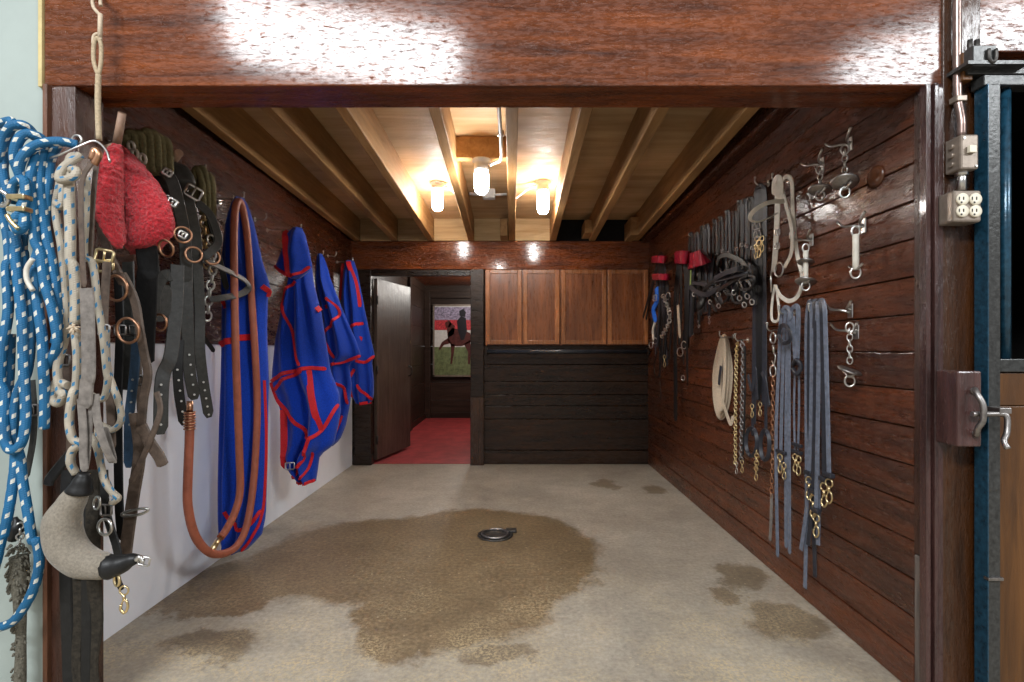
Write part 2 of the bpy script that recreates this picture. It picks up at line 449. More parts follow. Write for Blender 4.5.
# --- left wall: planks above, white sheet below
w = MB(); z = 1.262; rw = random.Random(5)
for hgt in (.14, .14, .14, .14, .14, .215, .25):
    w.box(XL-.032, XL+rw.uniform(-.003, .003), 1.79, 5.47, z+.002, z+hgt-.002, .003); z += hgt
w.box(XL-.07, XL-.03, 1.79, 5.47, 0, 2.75)
wl = struct(w, 'wall_left', 'dark_planks')
w = MB()
for y0, y1 in ((1.79, 3.005), (3.01, 4.225), (4.23, 5.40)):
    w.box(XL-.03, XL+.006, y0, y1, 0, 1.255, .002)
struct(w, 'trim_5', 'white_panel')
w = MB().box(XL-.03, XL+.016, 1.79, 5.40, 1.250, 1.268, .003); struct(w, 'trim_6', 'dark_planks')

# --- pale wall left of the opening, with the jamb
w = MB().box(-4.0, -1.592, 1.755, 1.80, 0, 3.2)
struct(w, 'wall_front', 'pale_wall')
w = MB().box(-1.590, -1.505, 1.752, 1.875, 0, 2.122, .004); struct(w, 'trim_7', 'dark_planks_z')
w = MB().box(-1.602, -1.586, 1.735, 1.762, 0, 2.122, .002); struct(w, 'trim_8', 'rust_edge')

# --- header beam over the opening
w = MB().box(-1.610, 1.480, 1.750, 1.800, 2.122, 2.80, .005)
w.box(-1.60, 1.47, 1.802, 1.925, 2.128, 2.80, .004)
struct(w, 'trim_9', 'glossy_header')
w = MB().box(-1.624, -1.6105, 1.742, 1.80, 2.115, 2.80, .002); struct(w, 'trim_10', 'yellow_edge')
w = MB().box(1.500, 3.4, 1.78, 1.86, 2.255, 2.80, .005); struct(w, 'trim_11', 'glossy_header')

# --- back wall
def PB(px): return (px-CX)*YB/F
def ZB(py): return H+(CY-py)*YB/F
xd0, xd1 = PB(372), PB(471)
w = MB().box(XL-.03, XR+.03, YB-.045, YB+.02, ZB(270), ZB(242), .004)
struct(w, 'trim_12', 'glossy_header')
w = MB()
zz = [0, .15, .48, .62, .74, .88, 1.06, 1.262]
for a, b in zip(zz[:-1], zz[1:]):
    w.box(PB(484), XR+.02, YB-(.012 if a == 0 else 0)+random.uniform(-.004, .004), YB+.04, a+.003, b-.003, .003)
# row of saw-tooth marks along one board
for k in range(40):
    x = PB(500)+k*.036
    w.box(-.005, .005, -.003, .003, -.05, .05, 0, Matrix.Translation((x, YB-.006, .81)) @ Matrix.Rotation(.6, 4, 'Y'))
struct(w, 'wall_back', 'back_planks')
w = MB().box(XL-.06, PB(357), YB-.02, YB+.04, 0, ZB(270), .003)      # sliver of wall behind the door frame
w.box(xd0-.17, xd0+.0, YB-.05, YB+.05, .10, ZB(270), .004)
w.box(xd0-.185, xd0+.012, YB-.062, YB+.05, 0, .105, .006)
struct(w, 'trim_13', 'black_planks')
w = MB().box(PB(471), PB(484), YB-.06, YB+.05, .72, ZB(270), .004); struct(w, 'trim_14', 'black_planks')
w = MB().box(PB(471)-.002, PB(484)+.002, YB-.063, YB+.05, 0, .718, .004); struct(w, 'trim_15', 'brown_post')
w = MB().box(xd0, xd1, YB-.03, YB+.05, ZB(276), ZB(270)-.002, .003); struct(w, 'trim_16', 'black_planks')
w = MB().box(PB(484)-.02, XR+.06, YB+.45, YB+.50, 0, 2.8)
w.box(PB(484), XR+.06, YB+.05, YB+.07, 0, 1.21)
w.box(PB(484)-.04, PB(484)-.02, YB+.06, YB+.50, 0, 2.8)
w.box(PB(484)-.04, XR+.06, YB+.03, YB+.5, 2.10, 2.8)
w.box(PB(484), XR+.06, YB+.04, YB+.45, 1.205, 1.262)
struct(w, 'wall_niche', 'dark_void')

# --- passage beyond the door
w = MB().box(-2.6, .9, 5.46, 9.2, -.10, .004); struct(w, 'floor_passage', 'red_floor')
w = MB()
for k in range(8): w.box(-1.95, .9, 9.12+.003*(k % 2), 9.20, k*.32, (k+1)*.32-.004, .003)
struct(w, 'wall_passage_back', 'passage_wood')
w = MB()
for k in range(8): w.box(-1.66, -1.60+.003*(k % 2), 5.51, 9.12, k*.32, (k+1)*.32-.004, .003)
w.box(-1.60, -1.575, 6.5, 9.12, 0, .10, .004)
w.box(-1.60, -1.55, 7.6, 7.75, 0, 2.4, .006)
struct(w, 'wall_passage_left', 'passage_wood')
w = MB().box(.6, .66, 5.95, 9.12, 0, 2.5); w.box(-1.66, .66, 5.96, 6.0, 2.3, 2.5); struct(w, 'wall_passage_right', 'dark_planks')
w = MB().box(-1.7, .7, 5.51, 9.2, 2.36, 2.42); struct(w, 'ceiling_passage', 'glossy_header')
w = MB().box(-1.60, -1.50, 9.05, 9.13, 0, 2.25, .006); w.box(-1.50, .3, 9.05, 9.13, 2.13, 2.25, .006)
w.box(-1.5, .55, 9.09, 9.13, 0, .10, .004)
struct(w, 'trim_17', 'passage_wood')

# door leaf, swung away into the passage
hx, hy = -1.50, YB+.06; ex, ey = P(409, 0, 6.3)[0], 6.3
ang = math.atan2(ey-hy, ex-hx); dl = math.hypot(ex-hx, ey-hy)
Md = Matrix.Translation((hx, hy, 0)) @ Matrix.Rotation(ang, 4, 'Z')
d = MB().box(0, dl, -.02, .02, .035, 1.985, .004, Md)
dr = d.build('door_1', 'door_wood', None, kind='structure')
d = MB(); c = Md @ V((dl-.07, -.035, .95))
d.tube([Md @ V((dl-.06, -.02, 1.02)), Md @ V((dl-.06, -.06, 1.0)), Md @ V((dl-.06, -.06, .92)), Md @ V((dl-.06, -.02, .90))], .008)
d.build('door_handle', 'iron', dr)
d = MB()
for zc in (.25, 1.0, 1.75):
    d.cyl(Md @ V((-.004, -.024, zc-.045)), Md @ V((-.004, -.024, zc+.045)), .009)
d.build('door_hinge', 'iron', dr)

# --- joists, ceiling ply and rim blocks (the loft floor drops slightly towards the back)
SL = -.030
def zj(y): return 2.362+SL*(y-YB)
def sloped(mb, x0, x1, y0, y1, h0, h1, bev=.004, sk=0.0):
    """bar running along Y that follows the slope; h0,h1 above the joist underside"""
    t = bmesh.new(); bmesh.ops.create_cube(t, size=1)
    for v in t.verts:
        y = y0 if v.co.y < 0 else y1
        x = x0 if v.co.x < 0 else x1
        v.co = V((x+sk*(YB-y), y, zj(y)+(h0 if v.co.z < 0 else h1)))
    if bev: bmesh.ops.bevel(t, geom=list(t.edges), offset=bev, segments=1, affect='EDGES')
    mb.merge(t)
cm = MB(); sloped(cm, XL-.05, XR+.05, 1.80, YB+.02, .235, .26, 0); struct(cm, 'ceiling', 'ply')
jx = [(-1.70, -1.632, 0), (-1.30, -1.235, -.0), (-.915, -.853, 0), (-.492, -.432, .018), (-.066, .0, .006), (.368, .432, -.012), (.780, .845, -.02), (1.235, 1.305, -.02)]
for k, (a, b, s) in enumerate(jx):
    m = MB(); sloped(m, a, b, 1.93, YB-.06, 0, .233, .004, s)
    m.build('trim_%d' % (18+k), 'raw_joist', None, kind='structure')
m = MB()
for a, b in ((-1.63, -1.30), (-1.235, -.915), (-.853, -.492), (-.432, -.066), (0., .368)):
    sloped(m, a+.003, b-.003, YB-.07, YB-.03, .0, .232, .002)
struct(m, 'trim_26', 'raw_block')
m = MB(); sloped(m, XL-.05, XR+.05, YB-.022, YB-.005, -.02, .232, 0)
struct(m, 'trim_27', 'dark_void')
m = MB(); sloped(m, .70, .776, YB-.32, YB-.06, .02, .15, .004); sloped(m, 1.15, 1.232, YB-.35, YB-.06, -.01, .17, .004)
sloped(m, -.15, -.075, YB-.28, YB-.07, .0, .17, .004)
struct(m, 'trim_28', 'raw_joist')
m = MB(); sloped(m, -.425, -.050, 3.44, 3.50, .085, .232, .004); struct(m, 'trim_29', 'raw_joist')
m = MB(); sloped(m, XR-.09, XR, 1.95, YB-.06, -.02, .234, .004); struct(m, 'trim_30', 'dark_planks')
m = MB().box(-1.60, -1.505, 1.93, 2.1, 2.6, 2.66); m.box(XL-.05, XR+.05, 1.80, 1.93, 2.66, 2.8); struct(m, 'trim_31', 'dark_planks')

# --- horse stall to the right
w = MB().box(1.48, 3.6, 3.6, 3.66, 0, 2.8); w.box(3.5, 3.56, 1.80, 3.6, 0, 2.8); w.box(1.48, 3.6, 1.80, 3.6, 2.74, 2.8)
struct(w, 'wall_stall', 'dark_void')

# ================================================================== CABINETS, ROD
yc = YB-.03
def cabinet(p0, p1, dsplit, label, rail_right=True):
    x0, x1 = PB(p0), PB(p1); z0, z1 = ZB(345.5), ZB(269.5)
    t = thing('wall_cabinet', label, 'cabinet', ((x0+x1)/2, yc+.2, z0), 'cabinets under the back beam')
    m = MB().box(x0+.001, x1-.001, yc, yc+.32, z0, z1, .003); m.build('body', 'cabinet', t)
    for a, b in dsplit:
        a, b = PB(a), PB(b)
        d = MB(); fr = .045
        yy0, yy1 = yc-.022, yc-.001
        d.box(a, a+fr, yy0, yy1, z0+.012, z1-.008, .004); d.box(b-fr, b, yy0, yy1, z0+.012, z1-.008, .004)
        d.box(a+fr, b-fr, yy0, yy1, z0+.012, z0+.012+fr, .004); d.box(a+fr, b-fr, yy0, yy1, z1-.008-fr, z1-.008, .004)
        do = d.build('door', 'cabinet_frame', t)
        MB().box(a+fr-.003, b-fr+.003, yc-.012, yc-.003, z0+.05, z1-.05, .002).build('door_panel', 'cabinet', do)
cabinet(485, 560, ((486, 521.5), (523, 559)), 'left brown wooden wall cabinet with two panelled doors, next to the doorway')
cabinet(560, 650, ((561, 605.5), (607, 647)), 'right brown wooden wall cabinet with two panelled doors, ending at the right wall')
t = thing('hanging_rod', 'black horizontal rod below the wall cabinets', 'rod', (PB(566), YB-.09, ZB(352)))
z = ZB(351.5)
MB().cyl((PB(487), YB-.09, z), (XR-.004, YB-.09, z), .024).build('rod', 'black_pipe', t)
for x in (PB(487), XR-.025):
    m = MB().box(x-.008, x+.008, YB-.12, YB-.014, z-.04, z+.04, .004)
    m.build('bracket', 'black_planks', t)

# framed photograph in the passage
t = thing('framed_picture', 'large framed horse show photograph on the far wall of the passage beyond the door', 'picture', P(452, 376, 9.08))
YP = 9.08
def rect(m, a, b, c, d, y, th=.006):
    p, q = P(a, d, y), P(b, c, y); m.box(p.x, q.x, y-th, y, p.z, q.z)
m = MB(); rect(m, 434, 482, 305.5, 375.5, YP+.03, .03); m.build('backing', 'pic_white', t)
m = MB()
for a, b, c, d in ((433, 434.6, 305, 376.5), (481, 483, 305, 376.5), (433, 483, 304.5, 306), (433, 483, 375, 376.8)): rect(m, a, b, c, d, YP, .02)
m.build('frame', 'box_metal', t)
m = MB(); rect(m, 434.6, 481, 347, 375, YP-.0, .004); m.build('print_ground', 'pic_green', t)
m = MB(); rect(m, 434.6, 481, 320, 330, YP, .004); m.build('print_rail', 'pic_red', t)
m = MB(); rect(m, 434.6, 481, 307, 320, YP, .004); m.build('print_crowd', 'pic_crowd', t)
def flat(pts, y, th=.004):
    return MB().poly([P(a, b, y) for a, b in pts], (0, -th, 0))
# prancing horse silhouette (convex-ish pieces kept in one mesh)
hs = MB()
for pts in ([(448, 333), (452, 328), (463, 330), (470, 333), (471, 342), (462, 346), (452, 346), (448, 341)],
            [(448, 338), (447, 329), (450, 322), (455, 326), (454, 334)],
            [(446, 328), (445, 323), (449, 320), (452, 324), (450, 327)],
            [(448, 338), (451, 343), (444, 345), (440, 350), (438.6, 349), (442, 342)],
            [(451, 343), (455, 345), (453.5, 355), (452, 364), (450.3, 364), (451.2, 354)],
            [(464, 344), (470, 340), (471, 350), (470, 364), (468, 364), (468, 352)],
            [(470, 334), (474, 337), (475, 350), (473, 350), (471, 342)]):
    hs.poly([P(a, b, YP-.004) for a, b in pts], (0, -.004, 0))
hs.build('print_horse', 'pic_horse', t)
rd = MB()
for pts in ([(458, 331), (457, 321), (461, 316), (466, 318), (467, 331), (464, 340), (461, 340)], [(460, 316), (459, 311), (463, 309), (466, 312), (465, 317)]):
    rd.poly([P(a, b, YP-.009) for a, b in pts], (0, -.003, 0))
rd.build('print_rider', 'pic_black', t)

# ================================================================== LAMPS
def lamp(px, ptop, pbot, Y, label, zb=None):
    c = P(px, ptop, Y); zt = zj(Y)+.234 if zb is None else zb
    zbot = P(px, pbot, Y).z; rr = .048
    t = thing('ceiling_lamp', label, 'lamp', (c.x, Y, zt), 'ceiling lamps')
    m = MB().lathe((c.x, Y, 0), [(0, zt), (.062, zt), (.062, zt-.012), (.050, zt-.02), (.044, c.z+.03), (.050, c.z+.028), (.050, c.z-.004), (0, c.z-.004)]); m.build('socket', 'grey_pvc', t)
    m = MB().lathe((c.x, Y, 0), [(0, c.z-.005), (rr*.9, c.z-.005), (rr, c.z-.02), (rr, zbot+.04), (rr*.85, zbot+.016), (rr*.5, zbot+.003), (0, zbot)]); m.build('glass_jar', 'lamp_glass', t)
    return c, zt
lamp(437.5, 189, 211, 4.33, 'left of the two rear caged-style jar lamps, glowing white under the plywood'.replace('caged-style ', ''))
lamp(543, 191, 214, 4.30, 'right of the two rear jar lamps, glowing white between the joists')
lamp(481.5, 170.5, 194, 3.47, 'front jar lamp glowing white under the wooden cross block', zj(3.47)+.085)
t = thing('junction_box', 'grey electrical box on the ceiling between the lamps', 'electrical box', P(489, 193, 4.5))
zc = zj(4.5)+.234
c = P(489, 197, 4.5)
MB().box(c.x-.055, c.x+.055, 4.46, 4.54, zc-.08, zc, .006).build('box', 'grey_pvc', t)
m = MB().tube([(c.x-.05, 4.5, zc-.045), (c.x-.17, 4.5, zc-.035)], .012); m.build('conduit', 'grey_pvc', t)
m = MB().tube([(c.x+.05, 4.5, zc-.045), (c.x+.155, 4.5, zc-.04)], .012); m.build('conduit', 'grey_pvc', t)
z3 = zj(3.4)+.05
t = thing('conduit_pipe', 'grey conduit running along the middle joist and bending into the front lamp', 'conduit', (-.085, 3.2, z3))
MB().tube([(-.085, 1.96, zj(1.96)+.05), (-.085, 2.6, zj(2.6)+.05), (-.085, 3.2, z3), (-.095, 3.38, z3-.0), (-.13, 3.43, z3), (-.168, 3.46, z3-.005)], .011).build('pipe', 'grey_pvc', t)
for y in (2.3, 3.0): MB().box(-.10, -.066, y-.012, y+.012, zj(y)+.035, zj(y)+.066, .002).build('clamp', 'steel', t)
for lab, a, b in (('thin pale cable from the left rear lamp to the joist', (-.60, 4.33, zj(4.33)+.20), (-.49, 4.36, zj(4.33)+.14)), ('thin pale cable from the right rear lamp to the middle joist', (.18, 4.30, zj(4.3)+.20), (.0, 4.4, zj(4.33)+.12))):
    a, b = V(a), V(b)
    MB().tube([a, a*.6+b*.4+V((0, 0, .015)), b], .008).build('cable', 'grey_pvc', None, label=lab, category='cable', origin=a)

# ================================================================== FLOOR DRAIN
c = V((-.13, 3.36, 0))
t = thing('floor_drain', 'small round metal drain in the middle of the damp floor patch', 'drain', c)
MB().lathe(c, [(0, .001), (.115, .001), (.118, .006), (.105, .010), (.10, .006), (0, .005)], 28).build('cover', 'iron', t)
m = MB().ring(c+V((0, 0, .013)), (0, 0, 1), .085, .008, 28); m.build('lift_ring', 'old_steel', t)
m = MB().box(c.x+.07, c.x+.14, c.y+.03, c.y+.09, .006, .02, .003); m.build('hinge_tab', 'iron', t)

# ================================================================== small hardware makers
def hook(pt, out, label, mat='steel', sz=.05, group=None):
    """wall hook: plate against the wall, arm and upturned tip; pt = seat of the hook"""
    out = V(out); t = thing('wall_hook', label, 'hook', pt, group)
    d = abs((XR-pt[0]) if out.x < 0 else (pt[0]-XL)) if abs(out.x) > .5 else .05
    base = V(pt)-out*d
    m = MB().cyl(base, base+out*.006, .016, 10); m.build('plate', mat, t)
    k_ = sz/.05; tip = V(pt)+out*.028*k_
    m = MB().tube([base, V(pt)-out*.01, V(pt)+out*.012*k_+V((0, 0, -.004)), tip+V((0, 0, .012*k_)), tip+V((0, 0, .035*k_))], .0045*(k_*.5+.5), 5, 7)
    m.ball(tip+V((0, 0, .036*k_)), .007*(k_*.5+.5)); m.build('arm', mat, t)
    return t
def snap(m, top, ln_=.10, face=(1, 0, 0), k=1.0):
    """swivel snap hanging from `top`"""
    top = V(top); f = V(face).normalized(); s = f.cross(V((0, 0, 1))).normalized(); z = V((0, 0, -1))
    r = ln_*.16
    m.ring(top+z*r, f, r, ln_*.035, 14, 6, 1, (0, 0, 1))
    m.cyl(top+z*(r*2), top+z*(ln_*.5), ln_*.055, 8)
    a = top+z*(ln_*.48)
    m.tube([a, a+s*(ln_*.11)+z*(ln_*.10), a+s*(ln_*.13)+z*(ln_*.32), a+z*(ln_*.50), a-s*(ln_*.12)+z*(ln_*.36), a-s*(ln_*.10)+z*(ln_*.2)], ln_*.04*k, 4, 6)
    m.cyl(a-s*(ln_*.02), a-s*(ln_*.10)+z*(ln_*.22), ln_*.03, 6)
    return m
def buckle(m, c, face, w=.03, h=.035, r=.0035, tilt=0):
    f = V(face).normalized(); up = V((0, 0, 1)); s = f.cross(up).normalized()
    if tilt: s, up = s*math.cos(tilt)+up*math.sin(tilt), up*math.cos(tilt)-s*math.sin(tilt)
    c = V(c)
    pts = [c+s*x*w/2+up*y*h/2 for x, y in ((-1, -.8), (-.8, -1), (.8, -1), (1, -.8), (1, .8), (.8, 1), (-.8, 1), (-1, .8))]
    m.tube(pts, r, 1, 6, True); m.cyl(c-up*h/2, c+up*h/2+f*.004, r*.7, 6)
    return m

# ================================================================== RIGHT WALL TACK
def rp(pts, off): return [R(a, b, off) if not isinstance(off, (list, tuple)) else R(a, b, o) for (a, b), o in zip(pts, off if isinstance(off, (list, tuple)) else [off]*len(pts))]
RO = (-1, 0, 0)
# five slate leads in the nearest bundle
G = 'slate leads in the bundle nearest the front'
hook(R(815, 312, .05), RO, 'steel wall hook holding the front bundle of slate leads')
spec = [(805, 588, 806, 480, 809, 482, 'slate lead with the longest tail, leftmost in the front bundle'),
        (815, 577, 811, 500, 813, 500, 'slate lead with the second longest tail in the front bundle'),
        (801, 550, 816, 520, 816, 519, 'slate lead whose brass snap hangs lowest in the front bundle'),
        (808, 545, 821, 478, 824, 488, 'slate lead with a thick keeper and snap on the right of the front bundle'),
        (818, 545, 826, 475, 829, 484, 'slate lead at the right edge of the front bundle, snap highest on the right')]
for k, (ex, ey, rx, ry, sx, sy, lab) in enumerate(spec):
    o = .030+.008*k
    t = thing('lead_strap', lab, 'lead', R(813, 312, o), G)
    m = MB()
    lx = 806.5+k*2.6; rx2 = 812+k*3.4
    m.strap([R(ex, ey, o), R((ex+lx)/2+1, 500, o), R(lx, 420, o+.005), R(lx, 330, o+.012), R(lx+1.5, 306, o+.02), R((lx+rx2)/2+1, 301.5-k*.3, o+.03), R(rx2-1, 308, o+.04), R(rx2, 335, o+.04), R((rx2+sx)/2+.5, 420, o+.036), R(sx, sy-8, o+.03)], .021, .005, FR)
    m.build('strap', 'slate_strap' if k % 2 == 0 else 'dark_slate_strap', t)
    kb = MB()
    p = R(sx, sy-9, o+.032); kb.box(p.x-.012, p.x+.012, p.y-.026, p.y+.026, p.z-.010, p.z+.010, .004)
    kb.build('keeper', 'dark_slate_strap', t)
    snap(MB(), R(sx, sy-5, o+.034), .105, (1, .35, 0)).build('snap', 'brass', t)
# knotted pair
G2 = 'knotted slate leads'
hook(R(785, 313, .05), RO, 'steel wall hook holding the knotted slate leads')
t = thing('lead_strap', 'knotted slate lead with its knot high up, left of the pair', 'lead', R(785, 312, .04), G2)
m = MB()
for a, b, c, e in ((780, 776, 777.6, 557), (784, 781, 781, 470), (788, 786, 786, 548), (790, 789, 789.5, 554)):
    m.strap([R(a+2, 309, .055), R(a, 330, .05), R(a-1, 360, .04), R(b, 440, .035), R(c, e, .028)], .021, .005, FR)
m.strap([R(781, 316, .06), R(784, 308, .06), R(789, 309, .06), R(790, 320, .06)], .021, .005, FR)
m.build('strap', 'slate_strap', t)
m = MB().strap([R(778, 338, .07), R(781, 326, .08), R(788, 328, .085), R(790, 340, .08), R(783, 343, .07), R(778, 334, .075)], .022, .006, FR); m.build('knot', 'dark_slate_strap', t)
p = R(781, 452, .045); MB().box(p.x-.008, p.x+.008, p.y-.045, p.y+.045, p.z-.009, p.z+.009, .004).build('keeper', 'dark_slate_strap', t)
snap(MB(), R(780, 454, .05), .10, (1, .3, 0)).build('snap', 'brass', t)
snap(MB(), R(784, 463, .05), .085, (1, .3, 0)).build('snap', 'brass', t)
t = thing('lead_strap', 'knotted slate lead with its knot low down, right of the pair', 'lead', R(797, 312, .04), G2)
m = MB()
m.strap([R(791, 312, .055), R(794, 307, .06), R(798, 309, .06), R(798, 335, .05), R(797, 362, .045)], .026, .006, FR)
m.strap([R(793, 316, .05), R(794, 340, .045), R(796, 365, .045)], .024, .006, FR)
m.strap([R(795, 372, .045), R(794, 410, .04), R(795, 452, .035)], .012, .005, FR)
m.strap([R(799, 372, .045), R(799, 410, .04), R(798, 452, .035)], .012, .005, FR)
m.build('strap', 'slate_strap', t)
MB().tube([R(793, 365, .055), R(797, 360, .07), R(801, 367, .06), R(797, 374, .07), R(793, 369, .06)], .011, 5, 8).build('knot', 'dark_slate_strap', t)
m = MB()
for yy in (445, 452): 
    p = R(797, yy, .045); m.box(p.x-.008, p.x+.008, p.y-.04, p.y+.04, p.z-.008, p.z+.008, .003)
m.build('keeper', 'dark_slate_strap', t)
snap(MB(), R(795, 454, .05), .09, (1, .3, 0)).build('snap', 'brass', t)
snap(MB(), R(798.5, 456, .05), .095, (1, .3, 0)).build('snap', 'brass', t)
# chain lead with double ring snap
t = thing('chain_lead', 'thin chain lead hanging from two steel rings and a double snap', 'chain', R(773, 332, .04))
hook(R(772.5, 330, .04), RO, 'steel wall hook holding the thin chain lead')
m = MB().ring(R(773, 338, .04), (1, .2, 0), .028, .005, 18, 6, .75, (0, 0, 1)).ring(R(773, 371, .04), (1, .2, 0), .030, .005, 18, 6, .75, (0, 0, 1))
m.cyl(R(773, 345, .04), R(774, 352, .04), .007).tube([R(774, 352, .04), R(775.5, 357, .04), R(774, 364, .04), R(772, 361, .04)], .005)
m.build('snap', 'steel', t)
MB().chain([R(773, 378, .04), R(772.5, 460, .035), R(771.5, 496, .03)], .034, .009, .0025).build('chain', 'copper', t)
MB().strap([R(771.5, 494, .03), R(771, 520, .03), R(770, 541, .03)], .018, .008, FR).build('strap', 'ash_leather', t)
# white bridle
t = thing('bridle', 'white leather bridle with round bit rings on the right wall', 'bridle', R(778, 180, .05))
hook(R(778, 181, .06), RO, 'steel wall hook holding the white bridle')
def wb(x, y): return (740+x*.2493, 160+y*.2493)
def W_(pts, offs): return [R(*wb(*p), o) for p, o in zip(pts, offs)]
m = MB().strap(W_([(138, 140), (140, 90), (150, 76), (160, 95), (160, 160)], [.06, .08, .09, .08, .06]), .044, .005, FR)
m.strap(W_([(150, 90), (150, 200), (146, 300), (140, 400), (134, 450)], [.05]*5), .036, .005, FR); m.build('crown_strap', 'white_leather', t)
m = MB().strap(W_([(178, 165), (110, 172), (55, 205), (40, 235), (60, 248), (100, 240), (148, 214)], [.07, .16, .21, .21, .18, .13, .06]), .022, .005, 'band'); m.build('browband', 'white_leather', t)
m = MB().strap(W_([(165, 110), (185, 180), (208, 280), (206, 370), (178, 432)], [.06, .06, .06, .06, .055]), .022, .005, FR); m.build('cheekpiece', 'white_leather', t)
m = MB().strap(W_([(165, 85), (188, 66), (208, 90), (212, 200), (228, 370), (250, 470), (235, 540), (200, 566), (165, 548), (148, 520)], [.07, .08, .07, .05, .045, .045, .05, .06, .06, .055]), .022, .005, FR)
m.strap(W_([(140, 500), (130, 560), (126, 620), (132, 645), (150, 645), (158, 620), (152, 560), (145, 500)], [.05]*8), .016, .006, FR); m.build('rein', 'white_leather', t)
MB().ring(R(*wb(125, 488), .07), (1, -.5, 0), .052, .005, 24, 7, 1).build('bit_ring', 'steel', t)
MB().ring(R(*wb(156, 440), .05), (1, .1, 0), .036, .005, 24, 7, 1).build('bit_ring', 'steel', t)
for x, y in ((150, 290), (148, 345), (210, 300)): buckle(MB(), R(*wb(x, y), .056), (-1, -.3, 0), .032, .03).build('buckle', 'steel', t)
# wall bits
def bitpiece(px, pt, pb, tiltd, label, k=1.0, wrap='white_leather', discs=((.0, 1),), chainy=True, hookpx=None):
    t = thing('horse_bit', label, 'bit', R(px, pt, .06))
    hp = R(px, pt, .055)
    m = MB()
    z0, z1 = R(px, pt, .07).z, R(px, pb, .07).z
    c = lambda f: V((XR-.07, hp.y, z0+(z1-z0)*f))
    m.ring(c(.08), (.4, 1, 0), .02*k, .004, 14, 6, .7, (0, 0, 1)); m.build('end_ring', 'steel', t)
    MB().ring(c(.90), (.4, 1, 0), .022*k, .004, 14, 6, .8, (0, 0, 1)).build('end_ring', 'steel', t)
    if chainy: MB().chain([c(.14), c(.62)], .03, .010, .003).build('chain', 'steel', t)
    else: MB().tube([c(.14), c(.5), c(.84)], .012*k, 2, 8).build('mouthpiece', wrap, t)
    for f, s in discs:
        m = MB().lathe(c(f), [(0, .004), (.043*k*s, .005), (.049*k*s, 0), (.043*k*s, -.006), (0, -.006)], 22, Matrix.Rotation(tiltd, 4, 'X') @ Matrix.Rotation(.25, 4, 'Y'))
        m.build('guard_disc', 'old_steel', t)
    m = MB().tube([c(.80)+V((0, -.04, .01)), c(.84), c(.80)+V((0, .04, .012))], .005, 3, 6); m.build('cheek_bar', 'steel', t)
    return t
bitpiece(823.5, 165, 197, -.18, 'horse bit with a dark disc, upper left on the glossy right wall', 1.0, discs=((.72, 1),))
bitpiece(848.5, 143, 196, -.35, 'horse bit with a long chain and tilted disc, highest on the right wall', 1.0, discs=((.70, 1.05),))
bitpiece(809, 243, 290, -.22, 'horse bit with two flat discs, just right of the white bridle', .95, discs=((.38, .8), (.80, 1)), chainy=False)
bitpiece(859.5, 226, 277, .2, 'horse bit with a white wrapped bar and no disc', 1.0, discs=(), chainy=False)
bitpiece(853.5, 322, 388, .32, 'horse bit with a round grey disc, lowest of the bits on the right wall', 1.0, discs=((.74, .95),))
def dblhook(px, py, label):
    t = thing('double_hook', label, 'hook', R(px, py, .01))
    b = R(px, py, 0)
    MB().box(b.x-.006, b.x, b.y-.016, b.y+.016, b.z-.03, b.z+.03, .003).build('plate', 'steel', t)
    for s in (-1, 1):
        MB().tube([b+V((-.005, 0, .005*s)), b+V((-.03, -.02*s, .005)), b+V((-.05, -.055*s, .012)), b+V((-.055, -.085*s, .035))], .0055, 4, 7).build('arm', 'steel', t)
dblhook(823, 164, 'steel double hook of the upper left horse bit')
dblhook(851, 144, 'steel double hook carrying the highest horse bit')
dblhook(812, 240, 'steel double hook carrying the two-disc horse bit')
dblhook(864, 226, 'steel double hook carrying the white wrapped bit')
dblhook(851, 311, 'empty steel double hook right of the front lead bundle')
dblhook(857, 332, 'steel double hook carrying the lowest horse bit')
# beige web coil
t = thing('web_lunge_line', 'beige webbing line coiled in a long oval on the right wall', 'line', R(722, 338, .05))
hook(R(724, 337, .06), RO, 'steel wall hook holding the beige coiled line')
m = MB()
for k in range(5):
    o = .032+.012*k; s = 1-.04*k; sx_ = (1, .78, .58, .40, .24)[k]; cx_, cy_ = 722+(-1)**k*.5, 377-k*.5
    ring = []
    for j in range(14):
        a = 2*PI*j/14+.2*k
        ring.append(R(cx_+8.6*sx_*math.sin(a)*(1 if math.cos(a) < 0.5 else .8)+1.5*math.cos(a), cy_-41*s*math.cos(a), o))
    m.strap(ring, .028, .005, FR, 4, True)
m.strap([R(722, 400, .09), R(728, 418, .06), R(731, 424, .05), R(733, 416, .05)], .026, .005, FR)
m.build('webbing', 'cream_web', t)
MB().strap([R(721, 366, .10), R(719.5, 378, .10), R(719, 385, .1)], .022, .006, FR).build('wrap', 'dark_slate_strap', t)
# chain shanks
hook(R(740, 340, .05), RO, 'steel wall hook holding the two chain shanks')
t = thing('chain_shank', 'pale brass chain shank hanging left beside the beige coil', 'chain', R(737, 340, .04), 'chain shanks')
MB().chain([R(738, 342, .045), R(736.5, 350, .04), R(735.6, 400, .035), R(735.3, 464, .03)], .024, .010, .0042).build('chain', 'brass', t)
snap(MB(), R(736.5, 462, .035), .075, (1, .3, 0)).build('snap', 'steel', t)
t = thing('chain_shank', 'braided dark chain shank hanging right beside the pale brass one', 'chain', R(743, 340, .04), 'chain shanks')
m = MB().chain([R(742, 342, .045), R(743.5, 352, .04), R(742, 410, .035), R(741, 462, .03)], .028, .012, .005); m.build('chain', 'old_steel', t)
MB().strap([R(745, 346, .055), R(745, 400, .04), R(743, 455, .035)], .012, .006, FR).build('strap', 'black_leather', t)
snap(MB(), R(742, 460, .035), .08, (1, .3, 0)).build('snap', 'brass', t)
